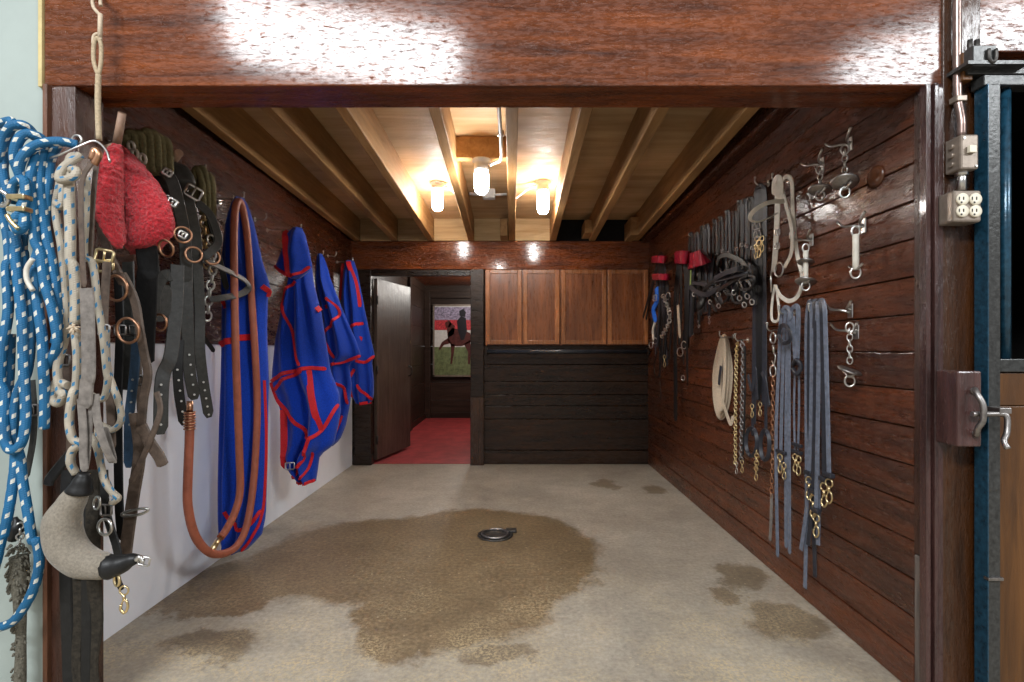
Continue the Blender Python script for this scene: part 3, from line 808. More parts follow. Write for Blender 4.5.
# long dark lead bundle beside the white bridle
hook(R(760, 184, .05), RO, 'steel wall hook holding the long dark leather leads')
G3 = 'long dark leather leads'
def longlead(label, xs, loopc, sn, mat, extra=None, w_=.021):
    t = thing('leather_lead', label, 'lead', R(760, 186, .04), G3)
    m = MB(); o = .04
    for k, (a, b, e) in enumerate(xs):
        m.strap([R(760+k*1.0, 184, o+.02), R(a, 200, o), R((a+b)/2, 290, o), R(b, e, o-.005)], w_, .005, FR)
    m.build('strap', mat, t)
    if loopc:
        cx_, cy_, rx, ry = loopc
        pts = [R(cx_+rx*math.sin(2*PI*j/12), cy_-ry*math.cos(2*PI*j/12), .05) for j in range(12)]
        MB().strap(pts, .022, .005, (-.35, -.9, 0), 4, True).build('hand_loop', mat, t)
    for px, py, s in sn: snap(MB(), R(px, py, .055), s, (1, .3, 0)).build('snap', 'brass', t)
    return t
longlead('long dark lead ending in a round hand loop, left of its group', ((756, 752.5, 436), (758, 754.5, 424)), (751.5, 442, 5.5, 14), ((752, 404, .08),), 'dark_slate_strap')
longlead('long dark lead ending in a narrow hand loop, right of its group', ((764, 766, 436), (766, 763, 405)), (765, 445, 4.5, 15), ((760, 402, .08),), 'dark_slate_strap')
t = longlead('long dark lead with a cluster of brass snaps near its top', ((760, 759, 400), (762, 761, 395)), None, ((757, 236, .09), (759, 240, .10), (762, 236, .09), (756, 244, .085)), 'black_leather')
for x, y in ((757, 226), (757.5, 234)): buckle(MB(), R(x, y, .06), (-1, -.3, 0), .05, .035, .004).build('buckle', 'old_steel', t)
t = longlead('long dark lead running into a brass chain and a low snap', ((755, 758, 400),), None, ((756, 466, .085),), 'black_leather')
MB().chain([R(757, 452, .045), R(756.5, 470, .04)], .028, .012, .004).build('chain', 'brass', t)
m = MB().strap([R(748, 375, .06), R(752, 390, .07), R(755, 368, .07), R(757, 400, .06)], .022, .006, FR)
m.strap([R(762, 372, .06), R(765, 380, .06), R(768, 402, .05), R(770, 406, .05)], .026, .007, FR); m.build('strap_end', 'dark_slate_strap', t)

# row of doubled straps along the rail
row = [(691, 235, 330, 'black'), (697, 235, 322, 'slate'), (702.5, 228, 300, 'black'), (707.5, 227, 318, 'slate'), (715, 222, 296, 'black'), (721, 219, 290, 'black'), (728, 213, 300, 'slate'), (735, 214, 292, 'black'), (740, 203, 296, 'black'), (745, 202, 300, 'slate'), (751, 200, 306, 'black')]
ords = ['eleventh', 'tenth', 'ninth', 'eighth', 'seventh', 'sixth', 'fifth', 'fourth', 'third', 'second', 'first']
for k, (x, y0, y1, mm) in enumerate(row):
    lab = 'doubled %s leather rein, %s rein to the left of the white bridle' % ('black' if mm == 'black' else 'slate grey', ords[k])
    t = thing('leather_rein', lab, 'rein', R(x, y0, .03), 'row of doubled reins on the hook rail')
    wpx = .027 if x < 715 else .023
    s = (700-x)*.0 + 1.7
    m = MB().strap([R(x-s, y1-6-(k % 3)*4, .03), R(x-s-.3, (y0+y1)/2, .03), R(x-s*.8, y0+4, .045), R(x, y0-1, .05), R(x+s*.8, y0+4, .045), R(x+s+.3, (y0+y1)/2, .035), R(x+s, y1, .03)], wpx, .005, FR)
    m.build('strap', 'black_leather' if mm == 'black' else 'dark_slate_strap', t)
    m = MB(); buckle(m, R(x+s, y0+(y1-y0)*.45, .045), (-1, -.4, 0), .024, .02, .003); m.build('buckle', 'old_steel', t)
    if x < 710: snap(MB(), R(x+s, y1-2, .035), .06, (1, .3, 0)).build('snap', 'steel', t)
    hook(R(x, y0+1, .045), RO, 'small steel hook holding the %s rein left of the white bridle' % ords[k], 'old_steel', .028)

# black bridles draped over the reins
def nb(x, y): return (690+x*.1907, 180+y*.1907)
def Nst(m, pts, offs, w_, face=FR):
    offs = offs if isinstance(offs, (list, tuple)) else [offs]*len(pts)
    m.strap([R(*nb(*p), o) for p, o in zip(pts, offs)], w_, .005, face)
t = thing('bridle', 'black leather bridle with broad nose straps draped over the row of reins', 'bridle', R(730, 258, .1))
m = MB(); Nst(m, [(140, 440), (155, 405), (190, 392), (240, 410), (285, 440), (320, 520), (335, 600)], [.10, .11, .12, .11, .10, .09, .08], .03); m.build('crown_strap', 'grey_leather', t)
m = MB(); Nst(m, [(125, 520), (180, 490), (240, 470), (290, 462)], [.14, .15, .14, .10], .034); Nst(m, [(128, 530), (190, 515), (250, 500), (305, 485)], [.14, .13, .12, .10], .024); m.build('noseband', 'dark_slate_strap', t)
m = MB(); Nst(m, [(70, 578), (130, 525), (200, 490), (280, 455)], .12, .026); Nst(m, [(60, 590), (140, 580), (200, 545), (240, 520), (300, 500)], .11, .026); m.build('cheekpiece', 'black_leather', t)
m = MB(); Nst(m, [(225, 640), (230, 590), (250, 540), (290, 520), (320, 560), (322, 640)], .10, .02); Nst(m, [(290, 660), (300, 600), (280, 560)], .10, .018); m.build('throat_strap', 'black_leather', t)
for x, y in ((150, 600), (230, 590), (260, 620), (300, 610), (285, 655), (325, 640)): MB().ring(R(*nb(x, y), .105), (1, .5, .2), .015, .004, 12, 5).build('bit_ring', 'steel', t)
t = thing('bridle', 'black leather bridle with hanging cheek straps behind the broad nose straps of the tangle', 'bridle', R(735, 262, .08))
rt = random.Random(12)
for q in range(12):
    x = 80+q*21; m = MB()
    Nst(m, [(x+rt.uniform(-8, 8), 440+rt.uniform(-60, 30)), (x+rt.uniform(-16, 16), 530), (x+rt.uniform(-20, 20), 600+rt.uniform(0, 70))], .075+.008*(q % 3), rt.uniform(.016, .03)); m.build('cheekpiece', rt.choice(['black_leather', 'dark_slate_strap']), t)
for q in range(5):
    x = 120+q*45; y = 560+rt.uniform(-30, 60); m = MB()
    Nst(m, [(x-40, y-20), (x-20, y+25), (x+20, y+20), (x+40, y-30), (x+5, y-45)], .095+.004*q, .018); m.build('throat_strap', 'black_leather', t)
t = thing('bridle', 'black leather bridle with a round eye cup, at the left of the draped tangle', 'bridle', R(699, 285, .1))
m = MB(); Nst(m, [(0, 560), (40, 590), (90, 600), (160, 560)], [.13, .14, .13, .1], .036); Nst(m, [(10, 540), (60, 545), (120, 570), (170, 640)], [.12, .12, .11, .1], .026); m.build('noseband', 'dark_slate_strap', t)
m = MB(); Nst(m, [(30, 620), (35, 560), (70, 530), (100, 560), (110, 640), (140, 690)], .11, .02); m.build('cheekpiece', 'black_leather', t)
MB().lathe((0, 0, 0), [(0, -.01), (.055, -.008), (.062, 0), (.05, .012), (0, .018)], 20, Matrix.Translation(R(*nb(62, 640), .12)) @ Matrix.Rotation(-PI/2+.4, 4, 'Y')).build('eye_cup', 'black_leather', t)
for x, y in ((105, 640), (150, 660), (20, 600)): MB().ring(R(*nb(x, y), .115), (1, .5, .2), .014, .004, 12, 5).build('bit_ring', 'steel', t)

# far cluster: bridles with dark red browbands
def fb(x, y): return (635+x*.1613, 220+y*.1613)
def redbridle(x0, y0, bw, bh, label, tails, patt=False, extra=None, tilt=0.0):
    c = R(x0, y0, .09)
    t = thing('bridle', label, 'bridle', c, 'bridles with dark red browbands')
    h = hook(R(x0+1, y0-7, .05), RO, 'steel hook above the '+label.split(',')[0]) if False else None
    # browband: an open oval loop standing out from the wall
    m = MB(); a = bw/2
    rt = random.Random(int(x0*7+y0))
    tails = list(tails)
    for q in range(6):
        dx = rt.uniform(-a, a); e = y0+rt.uniform(45, 95)
        tails.append((((x0+dx*.7, y0+3), (x0+dx+rt.uniform(-2, 1), y0+30), (x0+dx+rt.uniform(-3, 2), e)), rt.choice(['black_leather', 'black_leather', 'dark_slate_strap']), rt.uniform(.018, .032)))
    pts = [R(x0-a, y0+1+tilt*.6, .05), R(x0-a*1.02, y0+tilt*.6, .13), R(x0-a*.4, y0-.3+tilt*.2, .19), R(x0+a*.5, y0-tilt*.4, .17), R(x0+a, y0-.5-tilt*.6, .10), R(x0+a*.9, y0-tilt*.6, .05)]
    m.strap(pts, bh*c.y/F, .008, 'band'); m.build('browband', 'wax_red', t)
    m = MB()
    m.strap([R(x0-2, y0+4, .05), R(x0-.5, y0-6, .06), R(x0+2, y0-5, .06), R(x0+3, y0+4, .05)], .022, .005, FR); m.build('crown_strap', 'black_leather', t)
    for j, (pts, mt, w_) in enumerate(tails):
        MB().strap([R(px, py, .06+.012*(j % 3)) for px, py in pts], w_, .005, FR).build('cheekpiece' if j else 'throat_strap', mt, t)
    for px, py, r in (extra or []): MB().ring(R(px, py, .09), (1, .4, 0), r, .004, 16, 6).build('bit_ring', 'steel', t)
    return t
BL = 'black_leather'
redbridle(660, 259.5, 15, 7, 'black bridle with a dark red browband, upper one beside the cabinet', [(((657, 263), (652, 290), (646, 320)), BL, .03), (((662, 263), (658, 300), (650, 330)), BL, .03), (((655, 275), (648, 300), (643, 318)), BL, .035)], extra=[(651, 345, .03)])
redbridle(662, 277, 18, 6, 'black bridle with a dark red browband, lower one beside the cabinet', [(((657, 280), (655, 310), (657, 350), (654, 365), (656, 377), (660, 372), (661, 350), (662, 320)), BL, .016), (((667, 280), (666, 320), (664, 365)), BL, .03), (((668, 283), (671, 320), (669, 360)), BL, .02), (((659, 330), (660, 380), (661, 400)), BL, .014)], extra=[(655, 341, .03), (668, 296, .03)])
redbridle(683, 257.5, 15, 12, 'black bridle with a wrapped dark red browband, between the other red ones', [(((678, 262), (675, 300), (675, 340)), BL, .035), (((681, 262), (681, 310), (679, 345)), BL, .03), (((684, 262), (687, 300), (685, 350)), BL, .03), (((675, 330), (675.5, 380), (675.5, 421)), BL, .045), (((683, 330), (683, 350), (684, 365)), BL, .012)], extra=[(680, 352, .035), (684, 345, .03)])
redbridle(698, 259, 19, 15, 'black bridle with a broad folded dark red browband, nearest of the red ones', [(((690, 265), (689, 310), (688, 348)), BL, .028), (((693, 268), (693, 300), (692, 335)), BL, .028), (((686, 290), (687, 350), (687.5, 386)), BL, .02)], tilt=5, extra=[(683, 378, .02)])
t = thing('nylon_halter', 'bright blue nylon piece with a pale frayed end hanging among the far bridles', 'halter', R(656, 290, .14))
MB().strap([R(656.5, 288, .16), R(657, 300, .17), R(653.5, 310, .17), R(656, 322, .16)], .055, .012, FR).build('strap', 'hot_blue', t)
MB().strap([R(655, 322, .16), R(653, 330, .15), R(653.5, 340, .15)], .03, .012, FR).build('frayed_end', 'white_leather', t)
m = MB(); buckle(m, R(655, 298, .19), (-1, -.5, 0), .04, .05, .005); m.build('buckle', 'steel', t)
t = thing('curb_chain', 'pale curb chain looped between the far bridles', 'chain', R(664, 300, .15))
MB().chain([R(663, 296, .15), R(667, 305, .15), R(670, 315, .15), R(668, 325, .15), R(661, 338, .14)], .045, .016, .005, 3).build('chain', 'steel', t)
snap(MB(), R(664.5, 355, .08), .11, (1, .4, 0)).build('snap', 'brass', t)
t = thing('crop_strap', 'tan and black strap with a yellow edge between the far bridles', 'strap', R(679, 312, .1))
MB().strap([R(678, 305, .12), R(679, 322, .12), R(680, 338, .11)], .03, .006, FR).build('strap', 'cream_web', t)
MB().strap([R(691, 270, .1), R(690.5, 280, .1), R(690.5, 288, .1)], .014, .006, FR).build('keeper', 'pale_green', t)

# ================================================================== FRONT RIGHT: conduit, boxes, latch, stall front
t = thing('conduit_pipe', 'painted vertical conduit feeding the switch box on the front post', 'conduit', P(957, 0, 1.715))
MB().tube([P(957, -40, 1.722), P(957, 40, 1.722), P(957.5, 95, 1.722), P(960, 112, 1.715), P(961.5, 122, 1.71), P(961.5, 136, 1.71)], .0125, 5, 12).build('pipe', 'conduit', t)
c = P(958, 100, 1.722); MB().box(c.x-.018, c.x+.018, 1.705, 1.738, c.z-.01, c.z+.01, .003).build('strap_clamp', 'box_metal', t)
def bx(m, a, b, c_, d, y0, y1, bev=.005):
    p, q = P(a, d, y0), P(b, c_, y0); return m.box(p.x, q.x, y0, y1, p.z, q.z, bev)
t = thing('switch_box', 'old metal switch box under the conduit, above the outlets', 'switch', P(963, 170, 1.70))
bx(MB(), 961, 979, 134, 169, 1.672, 1.736, .006).build('box', 'box_metal', t)
m = bx(MB(), 970, 977, 145, 152, 1.660, 1.671, .001); m.build('switch_lever', 'outlet', t)
m = MB()
for y in (143, 152, 161): 
    p = P(961, y, 1.672)+V((0, .033, 0)); m.cyl(p+V((.004, 0, 0)), p+V((-.008, 0, 0)), .0085, 10)
m.build('knockout', 'box_metal', t)
m = MB()
for x, y in ((964, 138), (976, 166)): p = P(x, y, 1.672); m.cyl(p, p+V((0, -.003, 0)), .004, 8)
m.build('screw', 'steel', t)
t = thing('outlet_box', 'metal box with two cream duplex outlets on the front post', 'outlet', P(960, 222, 1.70))
bx(MB(), 953.5, 982, 190, 222, 1.672, 1.736, .008).build('box', 'box_metal', t)
p0 = P(961.5, 170, 1.705); p1 = P(961.5, 191, 1.705); MB().cyl(p0, p1, .013, 12).cyl(p0, p0+V((0, 0, -.02)), .018, 10).build('nipple', 'steel', t)
for x in (961.5, 974.5):
    o = MB()
    for y in (199.5, 211.5):
        p = P(x, y, 1.672)
        o.lathe((0, 0, 0), [(0, 0), (.020, 0), (.020, .006), (.017, .008), (0, .008)], 18, Matrix.Translation(p) @ Matrix.Rotation(PI/2, 4, 'X'))
    oo = o.build('receptacle', 'outlet', t)
    s = MB()
    for y in (199.5, 211.5):
        p = P(x, y, 1.6635)
        for dx in (-.007, .007): s.box(p.x+dx-.0015, p.x+dx+.0015, p.y-.001, p.y+.002, p.z-.001, p.z+.009)
        s.cyl(p+V((0, .002, -.009)), p+V((0, -.001, -.009)), .003, 8)
    s.build('slots', 'black_plastic', oo)
# latch
t = thing('stall_latch', 'brown wooden latch block with a steel bolt handle on the stall post', 'latch', P(960, 448, 1.67))
bx(MB(), 957.5, 982, 371, 447, 1.648, 1.738, .006).build('block', 'purple_moulding', t)
m = MB().tube([P(974.5, 389, 1.642), P(977, 394, 1.625), P(983, 405, 1.61), P(983, 420, 1.61), P(978, 428, 1.622), P(976, 436, 1.642)], .009, 4, 8)
m.ball(P(974.5, 391, 1.645), .013, 1, .6, 1).ball(P(976, 434, 1.645), .013, 1, .6, 1); m.build('keeper', 'old_steel', t)
m = MB().tube([P(972, 414, 1.625), P(990, 414, 1.625), P(1001, 414, 1.622), P(1007, 417, 1.615), P(1007, 432, 1.608), P(1004, 441, 1.6), P(1008, 449, 1.59)], .0085, 4, 8); m.build('bolt', 'old_steel', t)
m = bx(MB(), 1000, 1012, 408, 414, 1.615, 1.67, .002); m.build('guide', 'old_steel', t)
# stall front
yz = 1.68
t = thing('stall_gate', 'blue black steel stall gate with round bars above a brown board panel', 'gate', P(1000, 682, yz))
m = bx(MB(), 988, 1000.5, 84, 720, yz, yz+.043, .002); m.build('stile', 'dark_steel', t)
m = MB()
p, q = P(988, 720, yz), P(988, 84, yz)
m.box(p.x-.004, p.x-.0005, yz-.004, yz+.046, p.z, q.z, .001); m.build('stile_edge', 'blue_steel', t)
p, q = P(1000, 85, yz), P(1000, 74.5, yz)
MB().box(P(984, 0, yz).x, 3.3, yz, yz+.05, p.z, q.z, .003).build('top_rail', 'dark_steel', t)
p, q = P(1000, 372, yz), P(1000, 359, yz)
MB().box(P(1000.5, 0, yz).x+.001, 3.3, yz+.003, yz+.055, p.z, q.z, .003).build('mid_rail', 'dark_steel', t)
p, q = P(1000, 720, yz), P(1000, 373, yz)
m = MB()
for zt, zb in ((q.z, q.z-.11), (q.z-.11, .02)):
    m.box(P(1000.5, 0, yz).x+.001, 3.3, yz+.012, yz+.048, zb+.002, zt, .003)
m.build('board_panel', 'stall_panel', t)
for k in range(7):
    x = P(1013.5, 0, yz).x+k*.115
    MB().cyl((x, yz+.028, P(0, 360, yz).z), (x, yz+.028, P(0, 84, yz).z), .0145, 14).build('bar', 'blue_steel', t)
z0 = P(0, 578, yz).z
MB().box(P(988, 0, yz).x-.006, P(1000.5, 0, yz).x+.003, yz-.009, yz+.01, z0-.006, z0+.004, .001).build('weld_band', 'old_steel', t)
# track bracket
t = thing('door_track', 'sliding door track with an old steel bracket above the stall gate', 'track', P(1000, 60, 1.7))
MB().box(P(968, 0, 1.69).x, 3.3, 1.69, 1.75, P(0, 74, 1.69).z, P(0, 66, 1.69).z, .003).build('track', 'dark_steel', t)
m = bx(MB(), 973, 997, 45, 66, 1.665, 1.70, .003); bx(m, 968, 1030, 60, 64, 1.66, 1.745, .001); m.build('bracket', 'dark_steel', t)
m = MB().tube([P(989, 49, 1.66), P(989, 58, 1.66), P(992.5, 62, 1.66), P(996, 58, 1.66), P(996, 49, 1.66)], .006, 4, 7); m.build('u_bolt', 'iron', t)
for x in (970, 977):
    p = P(x, 46, 1.70); MB().cyl(p+V((0, 0, -.03)), p+V((0, 0, .02)), .008, 8).build('bolt', 'iron', t)
m = bx(MB(), 963, 973, 52, 80, 1.70, 1.78, .003); m.build('backing_block', 'stall_panel', t)
MB().strap([P(979, 498, 1.82), P(979, 530, 1.82), P(979, 556, 1.82)], .03, .006, FF).build('blue_strap', 'hot_blue', None, label='bright blue strap showing in the gap behind the stall gate edge', category='strap', origin=P(979, 556, 1.82))

# ================================================================== LEFT: blankets
def interp(rows, y):
    if y <= rows[0][0]: return rows[0][1:]
    for a, b in zip(rows[:-1], rows[1:]):
        if y <= b[0]:
            t = (y-a[0])/(b[0]-a[0])
            return tuple(a[i]*(1-t)+b[i]*t for i in (1, 2))
    return rows[-1][1:]
XMIN = XL+.03
class Drape:
    def __init__(s, rows, Yc, depth, folds=3, amp=.03, seed=0, slope=.0, shift=0, xmin=XMIN, zwob=.0, back=1.0, fuzz=0):
        s.fuzz = fuzz
        s.rows = rows; s.Yc = Yc; s.d = depth; s.f = folds; s.a = amp; s.seed = seed; s.slope = slope; s.shift = shift; s.xmin = xmin; s.zwob = zwob; s.back = back
    def at(s, u, py, side=1):
        l, r = interp(s.rows, py); px = l+(r-l)*u
        Y = s.Yc+s.slope*(py-s.rows[0][0])/100
        X = (px-CX)*Y/F
        if X < s.xmin: Y = s.xmin*F/(px-CX); X = s.xmin
        wid = (r-l)*Y/F
        e = max(0, math.sin(PI*min(1, max(0, u))))
        v = (py-s.rows[0][0])/(s.rows[-1][0]-s.rows[0][0])
        fo = math.sin(2*PI*s.f*u+s.seed+1.2*math.sin(3*v+s.seed))*.7+math.sin(2*PI*s.f*.53*u+2*s.seed+2.5*v)*.5
        nz = noise.noise(V((u*3+s.seed*7, v*4, s.seed)))
        d = min(s.d, wid*.6)*e**.7+s.a*(fo+.8*nz)*e*min(1, v*4+.15)
        if side < 0: d = min(s.d, wid*.6)*e**.7*s.back
        p = V((X, Y, H+(CY-py)*Y/F))
        if s.fuzz: p = p+noise.noise_vector(p*75)*s.fuzz+noise.noise_vector(p*150)*s.fuzz*.6
        return p+V((0, -d*side, 0))+V((.25*d*side if side > 0 else 0, 0, 0))*.0
    def mesh(s, nu=30, nv=46):
        m = MB(); y0, y1 = s.rows[0][0], s.rows[-1][0]
        fr = []; bk = []
        for j in range(nv+1):
            py = y0+(y1-y0)*j/nv
            fr.append([m.bm.verts.new(s.at(i/nu, py)) for i in range(nu+1)])
            bk.append([fr[-1][0]]+[m.bm.verts.new(s.at(i/nu, py, -1)) for i in range(1, nu)]+[fr[-1][nu]])
        for j in range(nv):
            for i in range(nu):
                m._face((fr[j][i], fr[j][i+1], fr[j+1][i+1], fr[j+1][i]), True)
                m._face((bk[j][i], bk[j+1][i], bk[j+1][i+1], bk[j][i+1]), True)
        for row in (0, nv):
            for i in range(nu):
                vs = [fr[row][i], fr[row][i+1], bk[row][i+1], bk[row][i]]
                vs2 = []
                for v in vs:
                    if v not in vs2: vs2.append(v)
                if len(vs2) > 2: m._face(vs2, True)
        return m
    def trim(s, m, pts, w, off=.004, t=.006, n=6):
        q = smooth_path([V((a, b, 0)) for a, b in pts], n)
        path = []
        for p in q:
            l, r = interp(s.rows, p.y); u = min(1, max(0, (p.x-l)/max(.1, r-l)))
            path.append(s.at(u, p.y)+V((0, -off-t/2, 0)))
        m.strap(path, w, t, (.35, -1, .05), 1); return m
    def hem(s, m, us, py, w, off=.003):
        return m

GB = 'blue horse blankets on the left wall'
def blanket(label, parts, loc):
    t = thing('horse_blanket', label, 'blanket', loc, GB)
    for nm, dr, trims in parts:
        b = dr.mesh().build(nm, 'blue_fabric', t)
        for kk, (pts, w_) in enumerate(trims):
            tm = MB(); dr.trim(tm, pts, w_); tm.build('red_binding', 'red_trim', t if nm == 'body' else b)
    return t
def c8(x, y): return (260+x*.2054, 220+y*.2054)
def lo(x, y): return (260+x*.22, 340+y*.22)
# blanket 1
b1 = Drape([(198, 235, 244), (206, 231, 248), (225, 226, 254), (260, 222, 262), (288, 221, 271), (297, 222, 268), (330, 222, 267), (380, 221, 269), (430, 219, 268), (480, 218, 267), (515, 218, 266), (535, 219, 262), (549, 224, 248)], 2.90, .09, 3.4, .036, 1.0)
blanket('long blue horse blanket with red binding hanging behind the red hose', [
    ('body', b1, [([(266, 287), (270, 292), (269, 297)], .03), ([(223, 345), (228, 343), (240, 341), (250, 338), (262, 336)], .035), ([(267, 380), (267.5, 430), (266.5, 480), (264, 515), (256, 535), (246, 548)], .016), ([(237, 505), (241, 518), (250, 524), (258, 518), (264, 508)], .02), ([(225, 300), (229, 306), (234, 309)], .02)])], P(240, 200, 3.05))
hook(P(239, 199, 2.90), (1, 0, 0), 'steel hook holding the long blue blanket and the hose')
# blanket 2: body + hood
b2 = Drape([(262, 291, 311), (285, 288, 314), (310, 281, 321), (340, 275, 326), (372, 272, 331), (384, 272, 336), (395, 276, 340), (410, 280, 341), (428, 283, 338), (445, 282, 334), (455, 281, 320), (468, 288, 318), (481, 298, 316)], 3.55, .11, 3.2, .046, 2.3)
h2 = Drape([(228, 293, 302), (234, 288, 305), (250, 282, 309), (266, 275.5, 312.5), (271, 279, 309), (275, 285, 304), (278.5, 291, 299)], 3.41, .08, 1.8, .022, .4)
blanket('blue horse blanket with a red edged hood flap, second from the front', [
    ('body', b2, [([c8(205, 310), c8(155, 360), c8(155, 440), c8(188, 560), c8(215, 680), lo(190, 60), lo(215, 115)], .02),
                  ([lo(60, 188), lo(130, 152), lo(200, 135), lo(245, 125), lo(310, 130)], .026), ([lo(80, 225), lo(130, 180), lo(225, 138)], .022),
                  ([lo(57, 192), lo(90, 265), lo(160, 335), lo(205, 385), lo(245, 432), lo(300, 402), lo(362, 290)], .026),
                  ([lo(245, 135), lo(270, 270), lo(300, 408)], .045), ([lo(130, 312), lo(132, 460), lo(134, 575)], .055),
                  ([lo(168, 622), lo(225, 530), lo(250, 460), lo(262, 430)], .024), ([lo(205, 632), lo(238, 570), lo(258, 500)], .02), ([lo(178, 640), lo(215, 640), lo(255, 634)], .022),
                  ([c8(285, 440), c8(300, 425)], .05)]),
    ('hood', h2, [([(289, 232), (291, 250), (293, 265), (294, 277)], .05), ([(276.5, 266), (284, 272), (293, 276.5), (303, 273.5), (311, 267)], .024)])], P(297, 228, 3.75))
hook(P(297, 230, 3.55), (1, 0, 0), 'steel hook holding the blue blanket with the hood flap')
m = MB(); buckle(m, P(290, 466, 3.42), (.3, -1, 0), .055, .045, .005)
m.build('leg_strap_buckle', 'steel', [o for o in bpy.data.objects if o.name.startswith('horse_blanket')][-1])
b3 = Drape([(254, 317.5, 322.5), (262, 316, 326), (280, 315, 331), (300, 318, 339), (320, 320, 347), (340, 321, 356), (356, 321, 361.5), (364, 322, 349), (385, 324, 352), (405, 324, 350), (425, 322, 346), (440, 320, 340), (446, 323, 333)], 4.30, .09, 2.7, .044, 4.1)
blanket('blue horse blanket with a wavy red edge, third from the front', [
    ('body', b3, [([c8(345, 385), c8(395, 450), c8(365, 510), c8(330, 560), c8(355, 630), c8(380, 672)], .024), ([c8(305, 430), c8(345, 425)], .03), ([lo(345, 110), lo(400, 95), lo(460, 72)], .026),
                  ([lo(305, 150), lo(340, 180), lo(385, 212), lo(405, 290)], .024), ([lo(385, 340), lo(365, 390), lo(335, 470)], .02), ([lo(285, 468), lo(330, 478)], .024)])], P(320, 254, 4.45))
hook(P(320, 255, 4.30), (1, 0, 0), 'steel hook holding the third blue blanket')
b4 = Drape([(261, 345, 354), (270, 343.5, 357), (300, 341, 363), (330, 342, 369), (356, 343, 375), (361, 346, 372), (380, 349, 374), (396, 352, 374), (403, 356, 371)], 4.95, .09, 2.3, .04, 5.0)
blanket('blue horse blanket with two broad red shoulder bands, farthest back beside the door', [
    ('body', b4, [([c8(412, 215), c8(400, 300), c8(392, 390)], .045), ([c8(440, 208), c8(470, 300), c8(492, 425)], .045), ([c8(455, 525), c8(485, 508), c8(510, 505)], .03), ([c8(470, 570), c8(505, 580)], .04),
                  ([lo(450, 92), lo(485, 100), lo(522, 72)], .028), ([lo(440, 130), lo(415, 190), lo(430, 260)], .03), ([lo(455, 200), lo(480, 235), lo(516, 272)], .028), ([lo(470, 284), lo(512, 282)], .03)])], P(350, 262, 5.1))
hook(P(350, 262, 4.95), (1, 0, 0), 'steel hook holding the farthest blue blanket')
for x, nm in ((262, 'between the first and second blue blankets'), (333, 'between the third and fourth blue blankets'), (228, 'behind the red hose')):
    p = onX(x, 262, XL+.05); p.z = 2.08
    hook(p, (1, 0, 0), 'empty steel hook on the left wall '+nm)

# hose
t = thing('rubber_hose', 'reddish rubber hose looped over a hook in front of the long blue blanket', 'hose', L(238, 202, .21))
def c4(x, y): return (130+x*.3666, 330+y*.3666)
path = [c4(163, 225), c4(162, 300), c4(158, 400), c4(158, 480), c4(175, 555), c4(205, 598), c4(240, 612), c4(285, 595), c4(315, 545), c4(333, 450), c4(343, 330), c4(347, 200), c4(341, 60), (251, 290), (247.5, 240), (243.5, 212), (239.5, 201.5), (235.5, 208), (234, 240), (234.5, 300), (236, 360), c4(298, 330), c4(300, 440), c4(285, 500), c4(262, 545), c4(247, 566)]
offs = [.24]*13+[.22, .20, .19, .19, .19, .19, .2, .22]+[.22]*5
pts = [L(a, b, o+.05) for (a, b), o in zip(path, offs)]
MB().tube(pts, .0185, 5, 12).build('hose', 'rubber_hose', t)
MB().cyl(pts[-1], pts[-1]+(pts[-1]-pts[-2]).normalized()*.09, .012, 12, .015).build('nozzle', 'brass', t)
m = MB()
d0 = (pts[1]-pts[0]).normalized()
for k in range(7): m.ring(pts[0]+d0*(.012*k), d0, .0205, .004, 14, 5)
m.cyl(pts[0], pts[0]-d0*.05, .013, 12); m.build('ferrule', 'copper', t)

# ================================================================== LEFT: front cluster
YF = 1.66
def a1(x, y): return (x*.2346, 100+y*.2346)
def a2(x, y): return (x*.2346, 240+y*.2346)
def a3(x, y): return (x*.2346, 380+y*.2346)
def a4(x, y): return (x*.2376, 520+y*.2376)
def Fp(pts, Y): return [P(a, b, Y if not isinstance(Y, (list, tuple)) else Y[i]) for i, (a, b) in enumerate(pts)]
# hook bar holding the ropes, and the hanging snap line from above
t = thing('rope_hook', 'steel hook bar holding the ropes on the left post', 'hook', P(75, 155, 1.70))
m = MB().tube(Fp([(50, 158), (62, 154), (80, 146), (95, 141), (106, 150), (110, 162)], [1.62, 1.62, 1.63, 1.645, 1.64, 1.63]), .0036, 4, 7)
m.build('wire', 'steel', t)
m = MB().ring(P(77, 140, 1.645), (0, 1, 0), .015, .004, 16); m.cyl(P(77, 144, 1.645), P(77, 150, 1.75), .005); m.build('eye', 'steel', t)
t = thing('hanging_line', 'tan line with a metal snap hanging down over the left end of the beam', 'line', P(97, 0, 1.69))
m = MB().tube(Fp([(99, 140), (98, 110), (98, 90), (98.5, 75)], 1.685), .0085, 5, 9)
m.tube(Fp([(98.5, 76), (94, 62), (94, 45), (98, 38), (101, 45), (101, 62), (98.5, 76)], 1.685), .0065, 4, 8); m.build('cord', 'tan_rope', t)
m = MB().tube(Fp([(93, 44), (94, 36), (99, 34), (101, 40)], 1.685), .005).cyl(P(100, 38, 1.685), P(100.5, 14, 1.685), .007, 8).tube(Fp([(100, 15), (94, 8), (93, 0), (99, -3), (101, 6)], 1.685), .0055)
m.build('snap', 'cream_web', t)
m = MB().ring(P(97.5, -6, 1.685), (1, .2, 0), .02, .006, 14); m.cyl(P(97.5, -8, 1.70), P(97.5, -8, 1.752), .007); m.build('screw_eye', 'copper', t)

# blue rope coil
rr = .0142
t = thing('rope', 'long blue rope with white flecks coiled over a hook on the pale wall', 'rope', P(40, 130, YF))
m = MB()
def rope(pts, Y, r=rr): m.tube(Fp(pts, Y), r, 6, 10)
